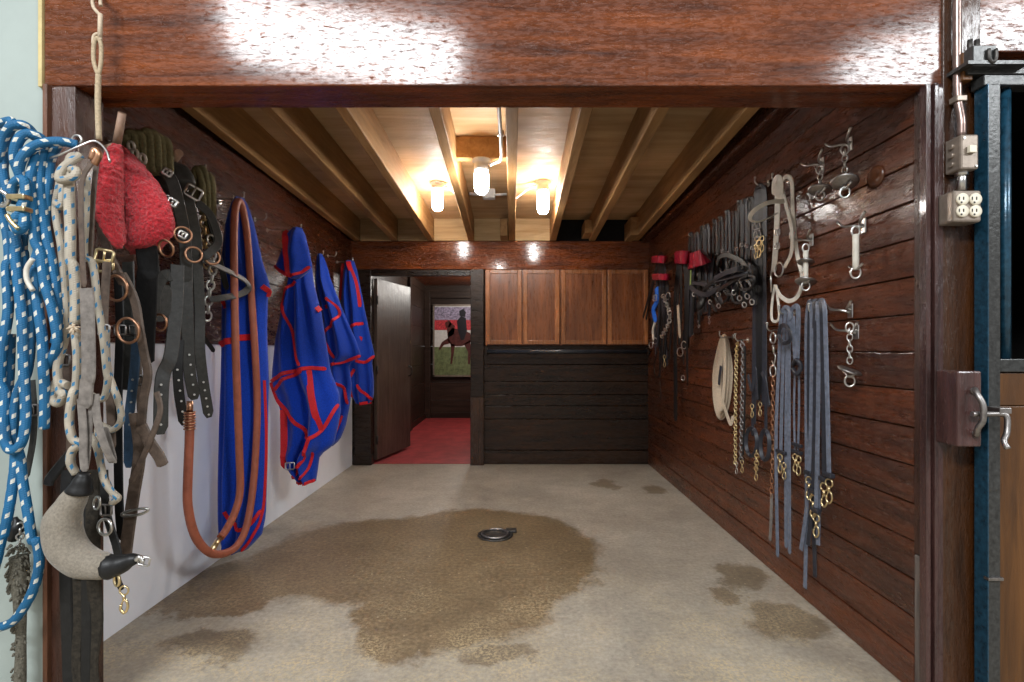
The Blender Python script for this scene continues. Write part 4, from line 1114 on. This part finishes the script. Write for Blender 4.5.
# two coiled turns at the top and their falls
rope([a1(-30, 150), a1(0, 108), a1(35, 92), a1(50, 100), a1(20, 190), a1(12, 300), a1(35, 400), a1(70, 430)], [1.66, 1.64, 1.63, 1.62, 1.61, 1.61, 1.61, 1.61])
rope([a1(-10, 260), a1(12, 170), a1(45, 118), a1(90, 105), a1(125, 125), a1(150, 160)], [1.60, 1.59, 1.58, 1.58, 1.60, 1.63])
rope([a1(85, 320), a1(62, 250), a1(75, 180), a1(110, 145), a1(160, 155), a1(200, 185)], [1.61, 1.59, 1.58, 1.585, 1.60, 1.63])
rope([a1(100, 350), a1(80, 300), a1(95, 245), a1(140, 200), a1(200, 180), a1(270, 178), a1(330, 192)], [1.60, 1.585, 1.58, 1.585, 1.60, 1.62, 1.64])
rope([a1(180, 215), a1(150, 260), a1(128, 350), a1(140, 480), a1(150, 600), a2(175, 60), a2(190, 180), a2(225, 300), a2(245, 420), a2(235, 480), a2(200, 540)], [1.63, 1.61, 1.60, 1.60, 1.60, 1.60, 1.60, 1.60, 1.61, 1.62, 1.63])
rope([a1(185, 200), a1(170, 320), a1(178, 450), a1(205, 620), a2(222, 100), a2(240, 220), a2(255, 350), a2(235, 440)], [1.625, 1.62, 1.62, 1.62, 1.62, 1.625, 1.63, 1.63])
rope([a1(245, 190), a1(215, 260), a1(205, 370), a1(190, 520), a1(165, 640), a2(150, 110), a2(160, 260), a2(180, 420), a2(185, 560), a3(190, 20), a3(190, 140), a3(188, 205)], [1.645, 1.64, 1.635, 1.63, 1.62, 1.615, 1.61, 1.61, 1.61, 1.62, 1.63, 1.64])
# rows of falls
rope([a1(20, 240), a1(-8, 420), a1(30, 560), a1(40, 680), a2(28, 120), a2(35, 300), a2(10, 460), a2(2, 600), a3(20, 60), a3(15, 180), a3(25, 270), a3(55, 300), a3(95, 260), a3(110, 150), a3(105, 20), a2(100, 500), a2(95, 350), a2(80, 200), a2(65, 60), a1(70, 620), a1(60, 560)], [1.66, 1.66, 1.655, 1.65, 1.645, 1.64, 1.64, 1.635, 1.63, 1.62, 1.615, 1.61, 1.61, 1.615, 1.615, 1.615, 1.615, 1.62, 1.625, 1.625, 1.62])
rope([a1(98, 560), a1(95, 640), a2(100, 60), a2(110, 180), a2(125, 300), a2(130, 420), a2(115, 560), a3(75, 60), a3(60, 180), a3(65, 320), a3(60, 400), a3(40, 540), a3(15, 660), a4(10, 60), a4(-10, 150), a4(-40, 260)], [1.65, 1.65, 1.65, 1.645, 1.64, 1.635, 1.63, 1.635, 1.64, 1.645, 1.64, 1.63, 1.63, 1.63, 1.63, 1.63])
rope([a2(45, 400), a2(40, 560), a3(35, 80), a3(60, 250), a3(85, 330), a3(95, 420), a3(118, 560), a3(138, 680), a4(155, 90), a4(165, 180), a4(145, 280), a4(100, 370), a4(50, 430), a4(-20, 458)], [1.665, 1.665, 1.66, 1.66, 1.65, 1.645, 1.64, 1.64, 1.64, 1.64, 1.64, 1.645, 1.65, 1.65])
rope([a1(45, 440), a1(60, 360), a1(100, 340), a1(110, 400), a1(85, 480), a1(60, 520), a1(75, 555), a1(100, 540), a1(105, 480)], [1.60, 1.59, 1.58, 1.58, 1.575, 1.575, 1.575, 1.575, 1.58])
m.build('cord', 'blue_rope', t)
m = MB()
for y in (415, 467):
    p = P(*a1(80, y), 1.572); m.box(p.x-.028, p.x+.028, p.y-.014, p.y+.02, p.z-.008, p.z+.008, .004)
m.tube(Fp([a1(30, 490), a1(50, 520), a1(80, 550)], 1.56), .007); m.build('clamp', 'brass', t)
MB().ring(P(*a1(5, 420), 1.57), (0, 1, .2), .022, .006, 18, 7, 1).build('ring', 'steel', t)
MB().tube(Fp([a2(140, 80), a2(115, 120), a2(115, 170), a2(140, 215)], 1.585), .007).build('white_clip', 'white_leather', t)
# pale rope with blue flecks
t = thing('rope', 'pale rope with blue flecks hanging between the blue rope and the red pad', 'rope', P(72, 150, YF))
m = MB(); r2 = .0125
def rope2(pts, Y, r=r2): m.tube(Fp(pts, Y), r, 6, 10)
rope2([a1(330, 240), a1(300, 260), a1(295, 400), a1(300, 560), a1(300, 680), a2(315, 120), a2(322, 250), a2(320, 360)], [1.62, 1.60, 1.59, 1.59, 1.59, 1.59, 1.59, 1.59], .0145)
rope2([a1(345, 235), a1(270, 290), a1(255, 340), a1(310, 330), a1(325, 300), a1(285, 300)], [1.61, 1.58, 1.57, 1.57, 1.58, 1.6])
rope2([a1(260, 340), a1(240, 470), a1(260, 600), a2(265, 40), a2(275, 180), a2(282, 300), a2(275, 420), a2(245, 540), a2(255, 640), a3(270, 60), a3(250, 100), a3(225, 80), a3(240, 10), a2(290, 620)], [1.63, 1.64, 1.64, 1.64, 1.64, 1.64, 1.635, 1.63, 1.63, 1.62, 1.63, 1.64, 1.64, 1.62])
rope2([a1(270, 360), a1(265, 450), a1(240, 440)], [1.62, 1.61, 1.62])
rope2([a1(370, 330), a1(365, 500), a1(360, 660), a2(395, 100), a2(415, 260), a2(440, 420), a2(455, 560), a3(460, 0), a3(440, 80), a3(380, 60)], [1.64, 1.64, 1.65, 1.65, 1.65, 1.65, 1.65, 1.65, 1.66, 1.68], .0105)
rope2([a2(320, 380), a2(330, 500), a2(325, 620), a3(310, 60), a3(295, 170), a3(310, 250), a3(345, 270), a3(310, 300), a3(300, 350), a3(325, 400)], [1.62, 1.61, 1.61, 1.60, 1.60, 1.60, 1.60, 1.61, 1.61, 1.62])
rope2([a3(380, 230), a3(410, 280), a3(430, 360), a3(445, 430), (112, 492), (118, 498), (112, 503)], [1.64, 1.63, 1.63, 1.63, 1.63, 1.635, 1.65], .0105)
rope2([(106, 330), (108, 370), (118, 400), (121, 420), (112, 430), (100, 425), (98, 440), (102, 470), (110, 490)], [1.70]*9, .0105)
m.build('cord', 'white_rope', t)
m = MB()
rn = random.Random(2)
for k in range(26):
    a = rn.uniform(0, 2*PI); p = P(*a2(325, 380), 1.585)
    q = p+V((math.cos(a)*rn.uniform(.01, .022), rn.uniform(-.02, .005), math.sin(a)*rn.uniform(.006, .018)))
    m.tube([p, (p+q)/2+V((0, -.006, .004)), q], .003, 2, 5)
m.build('frayed_knot', 'cream_web', t)
# ash grey leather strap through the middle
t = thing('leather_strap', 'dusty grey leather strap hanging from the rope hook into the felt pad', 'strap', P(84, 170, 1.60))
MB().strap(Fp([a1(390, 270), a1(355, 330), a1(345, 430), a1(352, 680), a2(360, 200)], 1.575), .017, .006, FF).build('narrow_strap', 'brown_leather', t)
MB().strap(Fp([a2(370, 205), a2(375, 350), a2(378, 560), a3(370, 20), a3(362, 120)], [1.565, 1.565, 1.565, 1.57, 1.575]), .044, .007, FF).build('broad_strap', 'ash_leather', t)
MB().strap(Fp([a3(345, 80), a3(355, 220), a3(355, 320), a3(362, 390)], 1.575), .026, .006, FF).build('inner_strap', 'ash_leather', t)
MB().strap(Fp([a3(395, 70), a3(380, 220), a3(372, 330), a3(360, 390)], 1.585), .02, .006, FF).build('outer_strap', 'ash_leather', t)
MB().strap(Fp([a3(405, 60), a3(415, 170), a3(440, 260), a3(469, 330), (113, 460), (108, 440), (104, 428)], [1.58, 1.58, 1.58, 1.59, 1.60, 1.61, 1.62]), .026, .006, FF).build('side_strap', 'ash_leather', t)
t = thing('leather_strap', 'narrow brown leather strap hanging to the left of the red pad', 'strap', P(94, 180, 1.64))
MB().strap(Fp([a1(420, 215), a1(405, 330), a1(392, 500), a1(385, 680), a2(395, 120)], 1.66), .018, .006, FF).build('strap', 'brown_leather', t)
m = MB().tube(Fp([a1(400, 275), a1(420, 235), a1(405, 215), a1(390, 255)], 1.62), .011, 5, 8); m.build('knot', 'copper', t)
# felt neck pad
def c2(x, y): return (x*.4428, 380+y*.4428)
t = thing('neck_pad', 'curved grey felt neck pad with black ends hanging low on the left post', 'pad', P(65, 540, 1.58))
cp = [(82, 486), (71, 503), (62.5, 522), (66, 545), (81, 560.5), (100, 565.5), (114, 566)]
MB().tube(Fp(cp, 1.575), .04, 8, 16, False, [.026, .038, .050, .052, .049, .041, .031]).build('felt_roll', 'felt', t)
MB().tube(Fp([(79, 492), (82, 482), (84, 473)], 1.575), .03, 4, 12, False, [.036, .026, .016]).build('end_cap', 'black_leather', t)
MB().tube(Fp([(108, 567), (120, 564.5), (131, 560), (138, 559)], 1.575), .03, 4, 12, False, [.038, .030, .020, .014]).build('end_cap', 'black_leather', t)
m = MB(); buckle(m, P(144, 561, 1.565), (0, -1, 0), .034, .026, .003, .2); m.tube(Fp([(136, 560), (140, 557), (143, 562)], 1.56), .007); m.build('buckle', 'steel', t)
m = MB().ring(P(117, 580, 1.575), (.5, 1, 0), .018, .0045, 14, 6, .8, (0, 0, 1)); snap(m, P(124, 586, 1.575), .085, (0, 1, 0), 1.2); m.build('snap', 'brass', t)
MB().strap(Fp([(115, 568), (117, 578), (122, 590)], 1.585), .02, .008, FF).build('tab', 'black_leather', t)
# frayed tail on chain
t = thing('frayed_rope_tail', 'frayed grey rope tail on a short chain hanging on the pale wall', 'rope', P(18, 520, 1.70))
m = MB().tube(Fp([(15, 517), (17, 528), (12, 540)], 1.70), .02, 4, 8, False, [.006, .022, .014]); m.build('rag', 'black_leather', t)
MB().chain(Fp([(20, 526), (20, 548)], 1.695), .022, .009, .0035).build('chain', 'steel', t)
m = MB().tube(Fp([(19, 556), (20, 580), (20, 605), (21, 640), (20, 682), (19, 712)], 1.695), .02, 6, 10, False, [.026, .026, .018, .014, .017, .015])
rn = random.Random(9)
for k in range(150):
    py = rn.choice([rn.uniform(545, 600), rn.uniform(560, 700)]); a = rn.uniform(0, 2*PI)
    p = P(19.5, py, 1.695); s = .020 if py < 600 else .011; L_ = rn.uniform(.012, .032)*(1.1 if py < 590 else .7)
    q = p+V((math.cos(a)*s, -abs(math.sin(a))*s, 0)); e = q+V((math.cos(a)*L_*.6, -abs(math.sin(a))*L_*.3, -L_*rn.uniform(-.2, .8)))
    m.tube([q, (q+e)/2+V((0, 0, .006)), e], .0035, 2, 5)
m.build('fibres', 'frayed', t)
# old straps down the post
G5 = 'old dark straps against the left jamb'; WK = 1.45
for k, (pts, w_, mt, lab) in enumerate([
    ([(68, 470), (66, 520), (66, 580), (68, 640), (70, 712)], .030, 'black_leather', 'old black strap against the left jamb, leftmost of four, lying on the rusty edge'),
    ([(78, 480), (78, 560), (79, 620), (77, 660), (80, 712)], .026, 'dark_crust', 'old crusted brown strap against the left jamb, second from the left'),
    ([(87, 480), (87, 560), (87, 640), (86, 712)], .026, 'black_leather', 'old black strap against the left jamb, third from the left'),
    ([(94, 470), (93, 560), (96, 620), (91, 662), (94, 700)], .034, 'dark_crust', 'old brown strap with a torn end against the left jamb, rightmost of four')]):
    t = thing('old_strap', lab, 'strap', P(pts[0][0], pts[0][1], 1.70), G5)
    MB().strap(Fp(pts, [1.715-.006*k, 1.712-.006*k, 1.712, 1.715, 1.715][:len(pts)]), w_*WK, .012, FF).build('strap', mt, t)
    m = MB(); buckle(m, P(pts[1][0], pts[1][1]+14, 1.698-.004*k), (0, -1, 0), w_*1.25, .03, .004); m.build('buckle', 'iron', t)
MB().strap(Fp([a3(330, 280), a3(270, 350), a3(215, 420), a3(205, 450)], 1.71), .034, .012, FF).build('leather_flap', 'black_leather', None, label='black leather flap sticking out left behind the felt pad', category='strap', origin=P(60, 470, 1.71))

# ---- red fleece pad over a peg
def c5(x, y): return (90+x*.2493, 110+y*.2493)
def c6(x, y): return (90+x*.2493, 260+y*.2493)
def rows5(lst): return [(110+y*.2493, 90+l*.2493, 90+r*.2493) for y, l, r in lst]
fl1 = Drape(rows5([(138, 98, 124), (165, 74, 127), (210, 52, 126), (290, 33, 124), (420, 28, 124), (480, 52, 134), (530, 88, 138), (556, 106, 124)]), 1.75, .05, 1, .004, .3, xmin=-1.9, fuzz=.006)
fr1 = Drape(rows5([(142, 124, 134), (170, 122, 162), (215, 122, 208), (290, 122, 272), (380, 125, 322), (450, 130, 342), (500, 142, 330), (545, 152, 290), (565, 158, 225), (580, 163, 175)]), 2.04, .06, 1, .004, .9, xmin=-1.9, fuzz=.006)
t = thing('fleece_pad', 'bright red fleece pad folded over a wooden peg', 'pad', P(122, 145, 1.88))
fl1.mesh(50, 80).build('left_lobe', 'fleece', t)
fr1.mesh(70, 90).build('right_lobe', 'fleece', t)
t = thing('wooden_peg', 'pale wooden peg pointing up through the top of the red fleece pad', 'peg', P(117, 140, 1.88))
MB().cyl(P(116.5, 146, 1.89), P(122.3, 113, 1.84), .014, 12, .0125).build('dowel', 'peg_wood', t)
MB().cyl(V((-1.70, 1.98, P(116, 148, 1.89).z)), P(116.5, 146, 1.89), .014, 12).build('arm', 'peg_wood', t)
t = thing('wooden_peg', 'pale wooden peg above the black harness saddle', 'peg', P(174, 160, 2.4))
MB().cyl(P(170, 164, 2.36), P(179.5, 152.5, 2.30), .019, 12, .017).build('dowel', 'peg_wood', t)
MB().cyl(V((-1.71, 2.42, P(169, 166, 2.36).z)), P(170, 165, 2.36), .018, 12).build('arm', 'peg_wood', t)
# olive ropes
t = thing('rope', 'olive green rope coil hung behind the red fleece pad', 'rope', P(148, 135, 2.25))
m = MB()
for k, (a, b, top, x2) in enumerate(((112, 100, 108, 150), (150, 140, 96, 182), (182, 178, 100, 215), (212, 205, 92, 245), (238, 232, 98, 272), (255, 255, 110, 292), (282, 275, 122, 318))):
    y = 2.16+.02*k
    m.tube([P(*c5(b, 260), y), P(*c5(a, 170), y), P(*c5((a+x2)/2-12, top), y-.02), P(*c5((a+x2)/2+10, top+4), y-.01), P(*c5(x2, 160), y), P(*c5(x2+4, 250), y)], .016, 6, 9)
m.build('cord', 'olive_rope', t)
for x, y in ((165, 145), (180, 175), (212, 195)): MB().ring(P(*c5(x, y), 2.13), (.4, 1, .3), .018, .006, 12, 6).build('binding', 'white_leather', t)
hook(V((-1.63, 2.30, 2.09)), (1, 0, 0), 'steel hook holding the olive rope coil behind the red pad')
t = thing('rope', 'olive green rope hung beside the black harness, left of the hose', 'rope', P(203, 170, 2.6))
m = MB()
for k, (a, x2, top, e) in enumerate(((412, 450, 235, 420), (432, 470, 232, 520), (452, 490, 262, 560))):
    y = 2.62+.02*k
    m.tube([P(*c5(a, 380), y), P(*c5(a+2, 300), y), P(*c5((a+x2)/2-4, top), y), P(*c5(x2, 300), y), P(*c5(x2+4, e), y)], .017, 6, 9)
m.build('cord', 'olive_rope', t)
MB().chain([P(*c5(485, 520), 2.6), P(*c5(492, 640), 2.6), P(*c6(480, 120), 2.6), P(*c6(470, 250), 2.6)], .05, .018, .006, 3).build('chain', 'steel', t)
MB().chain([P(*c5(455, 400), 2.62), P(*c5(462, 560), 2.62), P(*c6(470, 20), 2.62), P(*c6(490, 60), 2.62)], .045, .018, .006, 3).build('chain', 'brass', t)
hook(P(200, 172, 2.68), (1, 0, 0), 'steel hook holding the olive rope beside the black harness')
# black harness
def Hs(pts, offs, w_, mt, nm, th=.007, face=FL):
    offs = offs if isinstance(offs, (list, tuple)) else [offs]*len(pts)
    MB().strap([L(a, b, o) for (a, b), o in zip(pts, offs)], w_, th, face).build(nm, mt, t)
t = thing('harness', 'large black leather driving harness with straps and square buckles hung on a peg', 'harness', L(172, 168, .14))
sd = Drape([(163, 168, 180), (167, 158, 188), (176, 151, 194), (184, 152, 196), (192, 158, 172)], 2.36, .07, 1, .01, .2, xmin=-1.70)
sd.mesh(22, 16).build('saddle_pad', 'grey_leather', t)
Hs([c5(300, 245), c5(330, 290), c5(355, 380), c5(375, 480), c5(385, 600), c5(385, 690)], [.22, .24, .24, .22, .21, .20], .052, 'grey_leather', 'back_strap')
Hs([c5(390, 330), c5(400, 380), c5(420, 480), c5(430, 580), c6(430, 0), c6(440, 200), c6(440, 350), c6(452, 470), c6(478, 632)], [.22, .23, .22, .21, .2, .19, .19, .19, .19], .048, 'grey_leather', 'belly_strap')
Hs([c6(385, 0), c6(388, 150), c6(392, 300), c6(400, 450), c6(420, 560)], .20, .052, 'grey_leather', 'girth_strap')
Hs([c6(350, 20), c6(345, 180), c6(325, 380), c6(290, 480), c6(283, 700)], [.22]*5, .055, 'grey_leather', 'trace_strap')
Hs([c6(358, 320), c6(352, 430), c6(358, 540), c6(378, 662)], .18, .042, 'black_leather', 'billet_strap')
Hs([c5(430, 370), c5(480, 420), c5(512, 500), c5(510, 540), c5(470, 580), c5(440, 590)], [.22, .25, .27, .27, .25, .22], .040, 'grey_leather', 'loop_strap')
Hs([c5(445, 600), c5(520, 630), c5(600, 670), c6(632, 95), c6(632, 118), c6(600, 138), c6(540, 150), c6(480, 160)], [.22, .24, .26, .27, .27, .26, .24, .2], .036, 'grey_leather', 'crupper_strap', .008, (.8, -.5, .5))
Hs([c5(480, 440), c5(520, 600), c6(550, 120)], [.18, .18, .18], .03, 'black_leather', 'keeper_strap')
Hs([c6(455, 310), c6(475, 335), c6(498, 368)], .16, .022, 'black_leather', 'strap_tip')
for x, y, s in ((415, 330, 1.15), (310, 250, .55), (370, 500, .55), (330, 370, .6)): buckle(MB(), L(*c5(x, y), .27), (1, -1, 0), .055*s, .045*s, .006, .4).build('buckle', 'steel', t)
for x, y in ((415, 580), (372, 500), (490, 590)): MB().ring(L(*c5(x, y), .25), (1, -.9, 0), .034, .0055, 20, 7).build('ring', 'copper', t)
m = MB()   # punched holes with rivets
for (x0, y0, x1, y1, n, o) in ((455, 490, 476, 620, 5, .197), (350, 440, 376, 650, 6, .186), (285, 500, 284, 660, 5, .228), (398, 380, 418, 540, 5, .206)):
    for k in range(n):
        f = k/(n-1); p = L(*c6(x0+(x1-x0)*f, y0+(y1-y0)*f), o+.004); m.cyl(p, p+FL*.003, .005, 8)
m.build('rivet', 'steel', t)
# wide black breast collar + brown strap group
t = thing('breast_collar', 'broad worn black leather collar strap hanging under the red fleece pad', 'harness strap', P(150, 240, 2.0))
MB().strap(Fp([c5(225, 540), c5(235, 640), c6(230, 60), c6(225, 200), c6(218, 320), c6(215, 420)], [2.02, 2.03, 2.03, 2.04, 2.05, 2.05]), .075, .009, (.3, -1, 0)).build('strap', 'black_leather', t)
MB().strap(Fp([c6(325, 60), c6(290, 70), c6(262, 130), c6(258, 200), c6(275, 225), c6(300, 200), c6(305, 100)], [2.12, 2.1, 2.08, 2.08, 2.1, 2.12, 2.13]), .05, .007, (.9, -.4, 0)).build('curled_strap', 'grey_leather', t)
MB().ring(P(*c6(280, 250), 2.06), (.2, 1, .1), .032, .005, 20).build('ring', 'copper', t); MB().ring(P(*c5(305, 555), 2.0), (.2, 1, .3), .032, .005, 20).build('ring', 'copper', t)
t = thing('leather_strap', 'worn brown leather strap with two copper rings running down below the red pad', 'strap', P(104, 225, 1.84))
MB().strap(Fp([c5(38, 450), c5(70, 560), c5(130, 690), c6(130, 60), c6(178, 160), c6(200, 280), c6(218, 380), c6(232, 460), c6(215, 560), c6(205, 680)], [1.83, 1.80, 1.78, 1.78, 1.78, 1.78, 1.79, 1.79, 1.79, 1.79]), .032, .010, FF).build('strap', 'brown_leather', t)
def c7(x, y): return (80+x*.3226, 400+y*.3226)
MB().strap(Fp([c7(170, 40), c7(185, 160), c7(165, 300), c7(148, 420), c7(140, 490)], [1.80]*5), .045, .009, FF).build('lower_strap', 'brown_leather', t)
MB().strap(Fp([c6(268, 530), c6(282, 600), c6(258, 682), c7(190, 190), c7(155, 260)], [1.78, 1.77, 1.76, 1.76, 1.77]), .02, .008, FF).build('side_strap', 'brown_leather', t)
MB().strap(Fp([c7(190, 80), c7(215, 130), c7(245, 175), c7(258, 205)], 1.765), .042, .008, FF).build('strap_tip', 'brown_leather', t)
MB().ring(P(*c6(105, 113), 1.765), (.15, 1, .1), .043, .005, 24, 7, 1).build('ring', 'copper', t)
MB().ring(P(*c6(152, 283), 1.765), (.15, 1, .1), .043, .005, 24, 7, 1).build('ring', 'copper', t)
buckle(MB(), P(*c5(58, 585), 1.76), (0, -1, 0), .06, .04, .0055, .2).build('buckle', 'brass', t); buckle(MB(), P(*c5(60, 625), 1.765), (0, -1, 0), .055, .035, .005, -.1).build('buckle', 'brass', t)
MB().tube(Fp([c7(132, 352), c7(160, 342), c7(205, 336), c7(208, 345), c7(180, 356), c7(135, 358)], 1.775), .005, 4, 7, True).build('bit', 'steel', t)
t = thing('leather_strap', 'dark navy strap hanging in front of the white panel', 'strap', P(131, 380, 1.85))
MB().strap(Fp([c6(185, 330), c6(178, 450), c6(160, 600), c7(152, 60), c7(150, 210)], 1.86), .036, .007, FF).build('strap', 'navy_strap', t)
m = MB()
for k in range(5):
    p = P(*c6(172-3*k, 480+45*k), 1.856); m.cyl(p, p+V((0, -.003, 0)), .004, 8)
m.build('rivet', 'steel', t)
# assorted dark straps behind, filling the cluster
fill = [([(107, 262), (104, 330), (110, 400), (112, 450)], 1.74, .03, 'brown_leather', 'brown strap behind the pale rope, ending beside the felt pad'),
        ([(118, 270), (120, 330), (118, 400), (119, 500), (122, 540)], 1.90, .034, 'black_leather', 'black strap behind the copper rings, longest of those below the red pad'),
        ([(128, 262), (130, 330), (126, 390)], 1.94, .045, 'grey_leather', 'short grey strap behind the copper rings'),
        ([(137, 330), (139, 380), (141, 440), (136, 470)], 1.96, .026, 'brown_leather', 'thin brown strap beside the navy strap'),
        ([(60, 300), (64, 360), (70, 430), (72, 470)], 1.70, .03, 'brown_leather', 'dark brown strap hidden between the blue and pale ropes'),
        ([(104, 470), (106, 510), (116, 545), (119, 560)], 1.68, .028, 'black_leather', 'short black strap with steel rings beside the felt pad'),
        ([(32, 380), (34, 410), (33, 440), (26, 478)], 1.70, .022, 'grey_leather', 'grey strap behind the lower blue rope loop')]
for pts, Y, w_, mt, lab in fill:
    t = thing('leather_strap', lab, 'strap', P(*pts[0], Y))
    MB().strap(Fp(pts, Y), w_, .007, FF).build('strap', mt, t)
    m = MB(); buckle(m, P(pts[1][0], pts[1][1], Y-.006), (0, -1, 0), w_*1.25, .034, .004); m.build('buckle', 'old_steel', t)
    if 'steel rings' in lab:
        MB().ring(P(105, 527, 1.66), (.2, 1, 0), .026, .005, 18).build('ring', 'steel', t); MB().ring(P(97, 503, 1.66), (.6, 1, 0), .026, .004, 18, 7, .7).build('ring', 'steel', t)
# small tack on the passage wall
t = thing('bridle', 'dark bridle with pale metal pieces hanging on the passage wall beyond the door', 'bridle', V((-1.55, 7.3, 1.9)))
m = MB()
for k in range(3): m.strap([V((-1.56, 7.2+.06*k, 1.95)), V((-1.54, 7.22+.07*k, 1.6)), V((-1.56, 7.2+.06*k, 1.25))], .03, .006, (1, 0, 0))
m.build('strap', 'black_leather', t)
for k in range(5): MB().ring(V((-1.53, 7.2+.05*k, 1.85-.13*k)), (1, -.5, 0), .03, .006, 12).build('ring', 'brass', t)

# ================================================================== CAMERA, LIGHT, RENDER VIEW
cam = bpy.data.cameras.new('camera'); co = bpy.data.objects.new('camera', cam); COL.objects.link(co)
co.location = (0, 0, H); co.rotation_euler = (PI/2, 0, 0)
cam.sensor_width = 36; cam.sensor_fit = 'HORIZONTAL'; cam.lens = 36*F/1024
cam.shift_x = -(CX-512)/1024; cam.shift_y = (CY-341)/1024
cam.clip_start = .05
SC.camera = co
wd = bpy.data.worlds.new('world'); SC.world = wd; wd.use_nodes = True
wd.node_tree.nodes['Background'].inputs[0].default_value = (1, .98, .95, 1)
wd.node_tree.nodes['Background'].inputs[1].default_value = .30
def area(name, loc, target, sx, sy, e, col=(1, 1, 1)):
    l = bpy.data.lights.new(name, 'AREA'); l.shape = 'RECTANGLE'; l.size = sx; l.size_y = sy; l.energy = e; l.color = col
    o = bpy.data.objects.new(name, l); COL.objects.link(o); o.location = loc
    o.rotation_euler = (V(target)-V(loc)).to_track_quat('-Z', 'Y').to_euler(); return o
area('aisle_skylight', (-2.05, -2.9, 5.0), (-.2, 2.5, .6), 2.7, .65, 290, (.93, .97, 1))
area('aisle_skylight', (5.6, -3.2, 5.0), (.5, 2.5, .6), 2.2, .9, 190, (.93, .97, 1))
def point(name, loc, e, r, col):
    l = bpy.data.lights.new(name, 'POINT'); l.energy = e; l.shadow_soft_size = r; l.color = col
    o = bpy.data.objects.new(name, l); COL.objects.link(o); o.location = loc
point('passage_lamp', (-.4, 7.6, 2.2), 45, .12, (1, .95, .88))
vs = SC.view_settings
SC.display_settings.display_device = 'sRGB'
vs.view_transform = 'Standard'; vs.look = 'None'; vs.gamma = 1; vs.use_curve_mapping = False; vs.exposure = 0.55
